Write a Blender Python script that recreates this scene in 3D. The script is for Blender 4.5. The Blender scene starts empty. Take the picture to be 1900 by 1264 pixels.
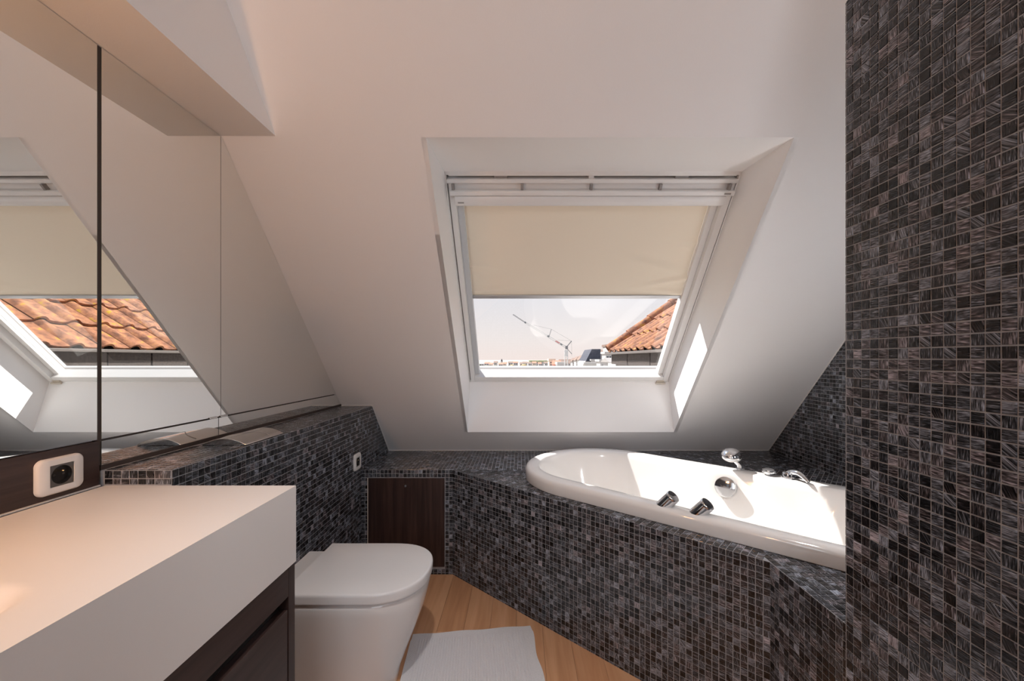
import bpy, bmesh, math, random
import numpy as np
from mathutils import Vector, Matrix

# ------------------------------------------------------------------ camera, world, sun, exposure
random.seed(7)
rng = np.random.default_rng(7)
scene = bpy.context.scene
COL = scene.collection
F = 748.0            # focal length in pixels of the 1900 x 1264 frame
PX, PY = 966.0, 665.0  # principal point
CAMZ = 1.216

cam_d = bpy.data.cameras.new('camera')
cam_d.sensor_width = 36.0
cam_d.lens = F / 1900.0 * 36.0
cam_d.shift_x = -(PX - 950.0) / 1900.0
cam_d.shift_y = (PY - 632.0) / 1900.0
cam_d.clip_start = 0.02
cam_d.clip_end = 3000
cam = bpy.data.objects.new('camera', cam_d)
COL.objects.link(cam)
cam.location = (0, 0, CAMZ)
cam.rotation_euler = (math.pi / 2, 0, 0)
scene.camera = cam

w = bpy.data.worlds.new('sky')
scene.world = w
w.use_nodes = True
nt = w.node_tree
nt.nodes.clear()
out = nt.nodes.new('ShaderNodeOutputWorld')
bg = nt.nodes.new('ShaderNodeBackground')
tc = nt.nodes.new('ShaderNodeTexCoord')
sx = nt.nodes.new('ShaderNodeSeparateXYZ')
rp = nt.nodes.new('ShaderNodeValToRGB')
nt.links.new(tc.outputs['Generated'], sx.inputs[0])
nt.links.new(sx.outputs['Z'], rp.inputs['Fac'])
e = rp.color_ramp.elements
e[0].position = 0.0
e[0].color = (0.90, 0.78, 0.74, 1)
e[1].position = 1.0
e[1].color = (0.42, 0.52, 0.72, 1)
m1 = e.new(0.05)
m1.color = (0.86, 0.79, 0.77, 1)
m2 = e.new(0.18)
m2.color = (0.74, 0.74, 0.79, 1)
nt.links.new(rp.outputs['Color'], bg.inputs['Color'])
bg.inputs['Strength'].default_value = 0.86
nt.links.new(bg.outputs[0], out.inputs['Surface'])

SUN_DIR = Vector((0.62, -0.58, -1.0)).normalized()
sd = bpy.data.lights.new('sun', 'SUN')
sd.energy = 8.5
sd.angle = math.radians(0.6)
sd.color = (1.0, 0.95, 0.90)
so = bpy.data.objects.new('sun', sd)
COL.objects.link(so)
so.rotation_euler = SUN_DIR.to_track_quat('-Z', 'Y').to_euler()
so.location = (-6, 8, 14)

# fill light added outside the rear window, itself added and out of view
bd = bpy.data.lights.new('rear_fill_light', 'AREA')
bd.shape = 'RECTANGLE'
bd.size = 1.2
bd.size_y = 1.1
bd.energy = 20.0
bd.color = (0.86, 0.91, 1.0)
bo = bpy.data.objects.new('rear_fill_light', bd)
COL.objects.link(bo)
bo.location = (-0.05, -1.86, 1.65)
bo.rotation_euler = (math.radians(-90), 0, math.pi)

vs = scene.view_settings
scene.display_settings.display_device = 'sRGB'
vs.view_transform = 'Standard'
vs.look = 'None'
vs.gamma = 1.0
vs.use_curve_mapping = False
vs.exposure = 0.4
scene.cycles.max_bounces = 12
scene.cycles.diffuse_bounces = 9
scene.cycles.glossy_bounces = 6
scene.cycles.transparent_max_bounces = 12
scene.cycles.caustics_reflective = False
scene.cycles.caustics_refractive = False
scene.cycles.sample_clamp_indirect = 6.0

# ------------------------------------------------------------------ materials
WARM = (1.0, 0.49, 0.20)
MATS = {}


def pr(mat):
    return mat.node_tree.nodes['Principled BSDF']


def mat(name, col, rough=0.5, metal=0.0, spec=0.5, noise=None, bump=None, coat=0.0, sheen=0.0):
    """plain procedural material: colour with slight noise variation and a fine bump"""
    m = bpy.data.materials.new(name)
    m.use_nodes = True
    n, l = m.node_tree.nodes, m.node_tree.links
    p = pr(m)
    p.inputs['Base Color'].default_value = (*col, 1)
    p.inputs['Roughness'].default_value = rough
    p.inputs['Metallic'].default_value = metal
    p.inputs['Specular IOR Level'].default_value = spec
    p.inputs['Coat Weight'].default_value = coat
    p.inputs['Coat Roughness'].default_value = 0.05
    p.inputs['Sheen Weight'].default_value = sheen
    t = n.new('ShaderNodeTexCoord')
    if noise:
        sc, amt = noise
        nz = n.new('ShaderNodeTexNoise')
        nz.inputs['Scale'].default_value = sc
        nz.inputs['Detail'].default_value = 4
        l.new(t.outputs['Object'], nz.inputs['Vector'])
        r = n.new('ShaderNodeValToRGB')
        a = tuple(max(0, c * (1 - amt)) for c in col)
        b = tuple(min(1, c * (1 + amt)) for c in col)
        r.color_ramp.elements[0].color = (*a, 1)
        r.color_ramp.elements[1].color = (*b, 1)
        r.color_ramp.elements[0].position = .3
        r.color_ramp.elements[1].position = .7
        l.new(nz.outputs['Fac'], r.inputs[0])
        l.new(r.outputs[0], p.inputs['Base Color'])
    if bump:
        sc, st = bump
        nz = n.new('ShaderNodeTexNoise')
        nz.inputs['Scale'].default_value = sc
        nz.inputs['Detail'].default_value = 3
        l.new(t.outputs['Object'], nz.inputs['Vector'])
        bm_ = n.new('ShaderNodeBump')
        bm_.inputs['Strength'].default_value = st
        bm_.inputs['Distance'].default_value = 0.002
        l.new(nz.outputs['Fac'], bm_.inputs['Height'])
        l.new(bm_.outputs[0], p.inputs['Normal'])
    MATS[name] = m
    return m


def wood(name, stops, scale, rough, stretch_axis=1, stretch=0.06, per_object=0.0):
    m = bpy.data.materials.new(name)
    m.use_nodes = True
    n, l = m.node_tree.nodes, m.node_tree.links
    p = pr(m)
    p.inputs['Roughness'].default_value = rough
    t = n.new('ShaderNodeTexCoord')
    mp = n.new('ShaderNodeMapping')
    s = [1, 1, 1]
    s[stretch_axis] = stretch
    mp.inputs['Scale'].default_value = s
    l.new(t.outputs['Object'], mp.inputs['Vector'])
    oi = n.new('ShaderNodeObjectInfo')
    ad = n.new('ShaderNodeVectorMath')
    ad.operation = 'ADD'
    ml = n.new('ShaderNodeMath')
    ml.operation = 'MULTIPLY'
    ml.inputs[1].default_value = 37.0 if per_object else 0.0
    l.new(oi.outputs['Random'], ml.inputs[0])
    l.new(mp.outputs[0], ad.inputs[0])
    l.new(ml.outputs[0], ad.inputs[1])
    n1 = n.new('ShaderNodeTexNoise')
    n1.inputs['Scale'].default_value = scale
    n1.inputs['Detail'].default_value = 6
    n1.inputs['Distortion'].default_value = 0.5
    l.new(ad.outputs[0], n1.inputs['Vector'])
    r = n.new('ShaderNodeValToRGB')
    els = r.color_ramp.elements
    els[0].position, els[0].color = stops[0][0], (*stops[0][1], 1)
    els[1].position, els[1].color = stops[-1][0], (*stops[-1][1], 1)
    for q, c in stops[1:-1]:
        k = els.new(q)
        k.color = (*c, 1)
    if per_object:
        sh = n.new('ShaderNodeMath')
        sh.operation = 'MULTIPLY_ADD'
        sh.inputs[1].default_value = per_object
        l.new(oi.outputs['Random'], sh.inputs[0])
        l.new(n1.outputs['Fac'], sh.inputs[2])
        sb = n.new('ShaderNodeMath')
        sb.operation = 'SUBTRACT'
        sb.inputs[1].default_value = per_object / 2
        l.new(sh.outputs[0], sb.inputs[0])
        l.new(sb.outputs[0], r.inputs[0])
    else:
        l.new(n1.outputs['Fac'], r.inputs[0])
    l.new(r.outputs[0], p.inputs['Base Color'])
    b = n.new('ShaderNodeBump')
    b.inputs['Strength'].default_value = 0.15
    b.inputs['Distance'].default_value = 0.001
    l.new(n1.outputs['Fac'], b.inputs['Height'])
    l.new(b.outputs[0], p.inputs['Normal'])
    MATS[name] = m
    return m


mat('paint', (0.89, 0.87, 0.86), 0.62, bump=(260, 0.12))
mat('lining', (0.92, 0.91, 0.905), 0.5, bump=(200, 0.06))
mat('grout', (0.33, 0.335, 0.35), 0.85, noise=(60, 0.12), bump=(400, .3))
mat('silicone', (0.72, 0.69, 0.66), 0.5)
mat('brown_silicone', (0.05, 0.035, 0.03), 0.5)
mat('white_plastic', (0.80, 0.79, 0.78), 0.32)
mat('frame_white', (0.80, 0.79, 0.78), 0.38)
mat('rail_grey', (0.60, 0.62, 0.64), 0.4)
mat('dark_gap', (0.03, 0.028, 0.026), 0.7)
mat('seal_grey', (0.30, 0.28, 0.27), 0.6)
mat('beige_latch', (0.60, 0.54, 0.46), 0.45)
mat('counter_white', (0.85, 0.83, 0.815), 0.42, bump=(300, .04))
mat('ceramic', (0.83, 0.81, 0.79), 0.08, spec=0.5, coat=0.3)
mat('lid_white', (0.80, 0.79, 0.785), 0.16)
mat('acrylic', (0.82, 0.80, 0.78), 0.10, coat=0.3)
mat('chrome', (0.72, 0.73, 0.75), 0.06, metal=1.0)
mat('brushed_chrome', (0.62, 0.60, 0.58), 0.22, metal=1.0)
mat('satin_chrome', (0.74, 0.72, 0.70), 0.13, metal=1.0)
mat('socket_dark', (0.10, 0.095, 0.09), 0.3)
mat('socket_black', (0.018, 0.016, 0.015), 0.22)
mat('brass_pin', (0.75, 0.62, 0.42), 0.25, metal=1.0)
mat('mirror', (0.86, 0.87, 0.85), 0.0, metal=1.0)
mat('mirror_edge', (0.10, 0.11, 0.09), 0.3)
mat('blind_bar', (0.55, 0.56, 0.58), 0.35, metal=0.6)
mat('mat_cotton', (0.80, 0.775, 0.78), 0.95, noise=(420, 0.10), bump=(500, .8), sheen=0.3)
mat('lamp_trim', (0.75, 0.73, 0.7), 0.3, metal=0.8)
wood('wenge', [(0.25, (0.016, 0.008, 0.007)), (0.5, (0.036, 0.018, 0.015)), (0.75, (0.064, 0.034, 0.028))], 60, 0.42, 2, 0.05)
wood('wenge_long', [(0.25, (0.020, 0.010, 0.009)), (0.5, (0.040, 0.021, 0.018)), (0.75, (0.062, 0.035, 0.030))], 60, 0.40, 1, 0.05)
wood('oak', [(0.25, (0.52, 0.25, 0.12)), (0.5, (0.64, 0.335, 0.175)), (0.75, (0.74, 0.42, 0.235))], 26, 0.42, 1, 0.07, per_object=0.30)
# outside
mat('roof_flat', (0.32, 0.30, 0.29), 0.7, noise=(20, .2))
mat('ext_sill', (0.185, 0.155, 0.145), 0.6, noise=(8, .04))
mat('fascia_slate', (0.055, 0.040, 0.034), 0.75, noise=(60, .45))
mat('gutter_zinc', (0.14, 0.12, 0.11), 0.55)
mat('cheek_grey', (0.30, 0.25, 0.22), 0.8, noise=(12, .2))
mat('ground_far', (0.42, 0.40, 0.36), 0.9, noise=(0.05, .3))
mat('house_cream', (0.70, 0.60, 0.50), 0.8, noise=(1.2, .08))
mat('house_white', (0.50, 0.48, 0.47), 0.8, noise=(1.2, .06))
mat('house_grey', (0.45, 0.43, 0.43), 0.8, noise=(1.2, .1))
mat('roof_red', (0.55, 0.20, 0.13), 0.8, noise=(2.0, .2))
mat('roof_brown', (0.22, 0.15, 0.12), 0.8, noise=(2.0, .25))
mat('roof_dark', (0.045, 0.05, 0.075), 0.7, noise=(2.0, .2))
mat('house_window', (0.06, 0.065, 0.08), 0.2)
mat('crane_white', (0.70, 0.70, 0.70), 0.5, noise=(2.0, .06))
mat('crane_red', (0.62, 0.16, 0.16), 0.5)
mat('crane_dark', (0.16, 0.17, 0.19), 0.5)
mat('leaf_pale', (0.36, 0.38, 0.22), 0.9, noise=(1.5, .35))
mat('leaf_gold', (0.60, 0.46, 0.24), 0.9, noise=(1.5, .3))
mat('leaf_dark', (0.17, 0.20, 0.14), 0.9, noise=(1.5, .35))
mat('bark', (0.12, 0.09, 0.07), 0.9, noise=(6, .3))


def blind_fabric():
    m = mat('blind_fabric', (0.74, 0.655, 0.54), 0.85, bump=(900, .15))
    n, l = m.node_tree.nodes, m.node_tree.links
    tr = n.new('ShaderNodeBsdfTranslucent')
    tr.inputs['Color'].default_value = (0.80, 0.70, 0.56, 1)
    mx = n.new('ShaderNodeMixShader')
    mx.inputs[0].default_value = 0.035
    l.new(pr(m).outputs[0], mx.inputs[1])
    l.new(tr.outputs[0], mx.inputs[2])
    l.new(mx.outputs[0], n['Material Output'].inputs['Surface'])


def glass():
    m = bpy.data.materials.new('window_glass')
    m.use_nodes = True
    n, l = m.node_tree.nodes, m.node_tree.links
    n.remove(pr(m))
    tp = n.new('ShaderNodeBsdfTransparent')
    tp.inputs['Color'].default_value = (0.96, 0.97, 0.97, 1)
    gl = n.new('ShaderNodeBsdfGlossy')
    gl.inputs['Roughness'].default_value = 0.0
    fr = n.new('ShaderNodeLayerWeight')          # Schlick reflectance, the same from both sides
    pw = n.new('ShaderNodeMath')
    pw.operation = 'POWER'
    pw.inputs[1].default_value = 5.0
    l.new(fr.outputs['Facing'], pw.inputs[0])
    ma = n.new('ShaderNodeMath')
    ma.operation = 'MULTIPLY_ADD'
    ma.inputs[1].default_value = 0.92
    ma.inputs[2].default_value = 0.075
    l.new(pw.outputs[0], ma.inputs[0])
    mx = n.new('ShaderNodeMixShader')
    l.new(ma.outputs[0], mx.inputs[0])
    l.new(tp.outputs[0], mx.inputs[1])
    l.new(gl.outputs[0], mx.inputs[2])
    l.new(mx.outputs[0], n['Material Output'].inputs['Surface'])
    MATS['window_glass'] = m


def mosaic():
    """streaked glass mosaic: each tile carries (brightness, streak direction, seed) in 'tint' and its own UV square"""
    m = bpy.data.materials.new('glass_mosaic')
    m.use_nodes = True
    n, l = m.node_tree.nodes, m.node_tree.links
    p = pr(m)

    def math_(op, a, b=None, c=None):
        x = n.new('ShaderNodeMath')
        x.operation = op
        for i, v in enumerate((a, b, c)):
            if v is None:
                continue
            if isinstance(v, (int, float)):
                x.inputs[i].default_value = v
            else:
                l.new(v, x.inputs[i])
        return x.outputs[0]
    at = n.new('ShaderNodeAttribute')
    at.attribute_name = 'tint'
    s3 = n.new('ShaderNodeSeparateColor')
    l.new(at.outputs['Color'], s3.inputs[0])
    R, G, B = s3.outputs
    uv = n.new('ShaderNodeUVMap')
    uv.uv_map = 'UVMap'
    su = n.new('ShaderNodeSeparateXYZ')
    l.new(uv.outputs[0], su.inputs[0])
    U, V = su.outputs[0], su.outputs[1]
    d = math_('SUBTRACT', V, U)
    a = math_('MULTIPLY_ADD', d, G, U)                      # mix(U,V,G)
    b = math_('MULTIPLY_ADD', math_('MULTIPLY', d, -1.0), G, V)  # mix(V,U,G)
    seed = math_('MULTIPLY', B, 83.0)
    cx = n.new('ShaderNodeCombineXYZ')
    l.new(math_('MULTIPLY_ADD', a, 0.9, seed), cx.inputs[0])
    l.new(math_('MULTIPLY_ADD', b, 10.0, seed), cx.inputs[1])
    l.new(seed, cx.inputs[2])
    nz = n.new('ShaderNodeTexNoise')
    nz.inputs['Scale'].default_value = 1.0
    nz.inputs['Detail'].default_value = 3.0
    nz.inputs['Roughness'].default_value = 0.6
    nz.inputs['Distortion'].default_value = 0.7
    l.new(cx.outputs[0], nz.inputs['Vector'])
    val = math_('ADD', nz.outputs['Fac'], math_('MULTIPLY', math_('SUBTRACT', R, 0.5), 0.40))
    r = n.new('ShaderNodeValToRGB')
    el = r.color_ramp.elements
    el[0].position, el[0].color = 0.35, (0.004, 0.0042, 0.005, 1)
    el[1].position, el[1].color = 0.80, (0.50, 0.55, 0.66, 1)
    for q, c in ((0.46, (0.020, 0.021, 0.0245, 1)), (0.54, (0.056, 0.059, 0.069, 1)), (0.635, (0.20, 0.215, 0.25, 1))):
        k = el.new(q)
        k.color = c
    l.new(val, r.inputs[0])
    # a few tiles lean to copper
    hue = n.new('ShaderNodeMix')
    hue.data_type = 'RGBA'
    hue.blend_type = 'MULTIPLY'
    hue.inputs[7].default_value = (1.14, 0.97, 0.91, 1)
    st = math_('GREATER_THAN', math_('FRACT', math_('MULTIPLY', B, 17.3)), 0.72)
    l.new(st, hue.inputs[0])
    l.new(r.outputs[0], hue.inputs[6])
    l.new(hue.outputs[2], p.inputs['Base Color'])
    p.inputs['Roughness'].default_value = 0.17
    p.inputs['Specular IOR Level'].default_value = 0.5
    bu = n.new('ShaderNodeBump')
    bu.inputs['Strength'].default_value = 0.25
    bu.inputs['Distance'].default_value = 0.0006
    l.new(nz.outputs['Fac'], bu.inputs['Height'])
    l.new(bu.outputs[0], p.inputs['Normal'])
    MATS['glass_mosaic'] = m


def pantile_mat():
    m = bpy.data.materials.new('lichen_clay')
    m.use_nodes = True
    n, l = m.node_tree.nodes, m.node_tree.links
    p = pr(m)
    p.inputs['Roughness'].default_value = 0.85
    t = n.new('ShaderNodeTexCoord')
    oi = n.new('ShaderNodeObjectInfo')
    ad = n.new('ShaderNodeVectorMath')
    ad.operation = 'MULTIPLY_ADD'
    ad.inputs[1].default_value = (1, 1, 1)
    cb = n.new('ShaderNodeCombineXYZ')
    ml = n.new('ShaderNodeMath')
    ml.operation = 'MULTIPLY'
    ml.inputs[1].default_value = 41
    l.new(oi.outputs['Random'], ml.inputs[0])
    l.new(ml.outputs[0], cb.inputs[0])
    l.new(ml.outputs[0], cb.inputs[1])
    l.new(t.outputs['Object'], ad.inputs[0])
    l.new(cb.outputs[0], ad.inputs[2])
    a = n.new('ShaderNodeTexNoise')
    a.inputs['Scale'].default_value = 13
    a.inputs['Detail'].default_value = 7
    a.inputs['Roughness'].default_value = .65
    l.new(ad.outputs[0], a.inputs['Vector'])
    r = n.new('ShaderNodeValToRGB')
    el = r.color_ramp.elements
    el[0].position, el[0].color = .35, (0.11, 0.042, 0.022, 1)
    el[1].position, el[1].color = .66, (0.40, 0.24, 0.015, 1)
    k = el.new(.52)
    k.color = (0.29, 0.118, 0.058, 1)
    k = el.new(.60)
    k.color = (0.36, 0.16, 0.070, 1)
    l.new(a.outputs['Fac'], r.inputs[0])
    l.new(r.outputs[0], p.inputs['Base Color'])
    MATS['lichen_clay'] = m


blind_fabric()
glass()
mosaic()
pantile_mat()


def emission(name, col, strength):
    m = bpy.data.materials.new(name)
    m.use_nodes = True
    p = pr(m)
    p.inputs['Emission Color'].default_value = (*col, 1)
    p.inputs['Emission Strength'].default_value = strength
    MATS[name] = m


emission('fill_bulb', (1.0, 0.9, 0.8), 6.0)
emission('added_warm_globe', WARM, 112.0)
emission('fill_globe', (0.97, 0.97, 1.0), 62.0)

# ------------------------------------------------------------------ helpers


def tag(o, label=None, cat=None, group=None, kind=None):
    if label:
        o['label'] = label
    if cat:
        o['category'] = cat
    if group:
        o['group'] = group
    if kind:
        o['kind'] = kind
    return o


def empty(name, loc, label=None, cat=None, group=None, kind=None):
    o = bpy.data.objects.new(name, None)
    o.empty_display_size = 0.05
    o.location = loc
    COL.objects.link(o)
    return tag(o, label, cat, group, kind)


def world_loc(o):
    v = Vector((0, 0, 0))
    while o is not None:
        v += Vector(o.location)
        o = o.parent
    return v


class MB:
    """collects geometry given in world coordinates"""

    def __init__(self):
        self.v = []
        self.f = []

    def add(self, verts, faces):
        k = len(self.v)
        self.v += [tuple(p) for p in verts]
        self.f += [tuple(k + i for i in f) for f in faces]
        return self

    def quad(self, a, b, c, d):
        return self.add([a, b, c, d], [(0, 1, 2, 3)])

    def box(self, a, b, M=None):
        x0, y0, z0 = a
        x1, y1, z1 = b
        vs_ = [(x0, y0, z0), (x1, y0, z0), (x1, y1, z0), (x0, y1, z0), (x0, y0, z1), (x1, y0, z1), (x1, y1, z1), (x0, y1, z1)]
        if M is not None:
            vs_ = [M(p) for p in vs_]
        return self.add(vs_, [(0, 3, 2, 1), (4, 5, 6, 7), (0, 1, 5, 4), (1, 2, 6, 5), (2, 3, 7, 6), (3, 0, 4, 7)])

    def prism(self, poly, d):
        """poly: list of 3d points (planar), extruded by vector d"""
        n = len(poly)
        d = Vector(d)
        a = [Vector(p) for p in poly]
        b = [p + d for p in a]
        fs = [tuple(range(n))[::-1], tuple(range(n, 2 * n))]
        fs += [(i, (i + 1) % n, n + (i + 1) % n, n + i) for i in range(n)]
        return self.add(a + b, fs)

    def loft(self, rings, cap0=True, cap1=True):
        n = len(rings[0])
        vs_ = [p for r in rings for p in r]
        fs = []
        for k in range(len(rings) - 1):
            for i in range(n):
                j = (i + 1) % n
                fs.append((k * n + i, k * n + j, (k + 1) * n + j, (k + 1) * n + i))
        if cap0:
            fs.append(tuple(range(n))[::-1])
        if cap1:
            fs.append(tuple((len(rings) - 1) * n + i for i in range(n)))
        return self.add(vs_, fs)

    def tube(self, pts, r, seg=10, caps=True):
        pts = [Vector(p) for p in pts]
        rs = r if isinstance(r, (list, tuple)) else [r] * len(pts)
        rings = []
        prev = None
        for i, p in enumerate(pts):
            t = (pts[min(i + 1, len(pts) - 1)] - pts[max(i - 1, 0)]).normalized()
            if prev is None:
                a = t.orthogonal().normalized()
            else:
                a = (prev - t * prev.dot(t)).normalized()
            prev = a
            b = t.cross(a)
            rings.append([p + (a * math.cos(q) + b * math.sin(q)) * rs[i] for q in [2 * math.pi * k / seg for k in range(seg)]])
        return self.loft(rings, caps, caps)

    def lathe(self, base, axis, prof, seg=32):
        """prof: list of (radius, height) along the axis"""
        base = Vector(base)
        ax = Vector(axis).normalized()
        a = ax.orthogonal().normalized()
        b = ax.cross(a)
        rings = []
        for r, h in prof:
            r = max(r, 1e-5)
            rings.append([base + ax * h + (a * math.cos(q) + b * math.sin(q)) * r for q in [2 * math.pi * k / seg for k in range(seg)]])
        return self.loft(rings)

    def build(self, name, m, parent=None, smooth=False, bevel=0.0, fix=True, origin=None, kind=None, auto=True):
        o0 = world_loc(parent) if parent is not None else Vector(origin or (0, 0, 0))
        me = bpy.data.meshes.new(name)
        me.from_pydata([tuple(Vector(p) - o0) for p in self.v], [], self.f)
        if fix:
            b = bmesh.new()
            b.from_mesh(me)
            bmesh.ops.recalc_face_normals(b, faces=b.faces)
            b.to_mesh(me)
            b.free()
        me.materials.append(MATS[m])
        o = bpy.data.objects.new(name, me)
        COL.objects.link(o)
        if parent is not None:
            o.parent = parent
        else:
            o.location = o0
        if bevel:
            md = o.modifiers.new('bevel', 'BEVEL')
            md.width = bevel
            md.segments = 3
            md.limit_method = 'ANGLE'
            md.angle_limit = math.radians(40)
        if smooth or bevel:
            for p in me.polygons:
                p.use_smooth = True
            if auto:
                try:
                    me.set_sharp_from_angle(angle=math.radians(38))
                except Exception:
                    pass
        if kind:
            o['kind'] = kind
        return o


def box_obj(name, a, b, m, parent=None, bevel=0.0, **k):
    return MB().box(a, b).build(name, m, parent, bevel=bevel, **k)


def project(p):
    """pixel of a world point (used only to choose which tiles become objects of their own)"""
    d = p[1]
    if d <= 0.03:
        return None
    return PX + p[0] * F / d, PY + (CAMZ - p[2]) * F / d, d


# ------------------------------------------------------------------ key dimensions
XM = -1.08            # mirror plane
XL = -0.897           # front of the tiled ledge wall
ZL = 0.928            # top of the ledge
YC = 1.036            # far end of the washbasin counter
ZC = 0.889            # counter top
XC = -0.577           # counter front
ZD = 0.588            # bath deck
YP = 2.269            # panel wall below the deck
P1 = Vector((-0.3826, 2.269))
P2 = Vector((0.7688, 1.241))
U2 = (P2 - P1).normalized()
N2 = Vector((-U2.y, U2.x))
NF = P1.dot(N2)       # plane of the diagonal bath front
XW = 0.75             # right partition wall
YW = 0.93             # its far end
XB = 1.685            # side wall behind the bath
ZW = 2.036            # top of the tiles on the partition
YB = -1.5             # wall behind the camera
ZCEIL = 2.45
SA = math.radians(48.1)
SL = Vector((0, math.cos(SA), -math.sin(SA)))   # down the slope
SN = Vector((0, -math.sin(SA), -math.cos(SA)))  # out of the slope into the room


def slope_y(z):
    return 2.74 - (z - ZD) * math.cos(SA) / math.sin(SA)


def uvn(u, n, z):
    q = U2 * u + N2 * n
    return Vector((q.x, q.y, z))


# ------------------------------------------------------------------ mosaic
PITCH = 0.02147
TS = 0.0199


def tile_variant(i):
    h = TS / 2
    k = h - 0.0009
    z = 0.0014
    dz = [random.uniform(-.00025, .00025) for _ in range(4)]
    v = [(-h, -h, -0.001), (h, -h, -0.001), (h, h, -0.001), (-h, h, -0.001),
         (-k, -k, z + dz[0]), (k, -k, z + dz[1]), (k, k, z + dz[2]), (-k, k, z - dz[0] + dz[1] - dz[2])]
    f = [(4, 5, 6, 7), (0, 1, 5, 4), (1, 2, 6, 5), (2, 3, 7, 6), (3, 0, 4, 7)]
    me = bpy.data.meshes.new('tile')
    me.from_pydata(v, [], f)
    uvl = me.uv_layers.new(name='UVMap')
    for lp in me.loops:
        p = v[lp.vertex_index]
        uvl.data[lp.index].uv = ((p[0] + h) / TS, (p[1] + h) / TS)
    at = me.attributes.new('tint', 'FLOAT_COLOR', 'POINT')
    c = tint()
    for q in range(8):
        at.data[q].color = c
    me.materials.append(MATS['glass_mosaic'])
    return me


def tint():
    o = random.random()
    g = 0.0 if o < .52 else (1.0 if o < .88 else random.random())
    b = random.random()
    br = min(1.0, max(0.0, random.gauss(0.5, 0.17)))
    return (br, g, b, 1.0)


TILES = [tile_variant(i) for i in range(40)]


def clip(poly, a, b, c):
    """keep a*u + b*v <= c"""
    res = []
    for i in range(len(poly)):
        p, q = poly[i], poly[(i + 1) % len(poly)]
        dp = a * p[0] + b * p[1] - c
        dq = a * q[0] + b * q[1] - c
        if dp <= 0:
            res.append(p)
        if dp * dq < 0:
            t = dp / (dp - dq)
            res.append((p[0] + (q[0] - p[0]) * t, p[1] + (q[1] - p[1]) * t))
    return res


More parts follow.
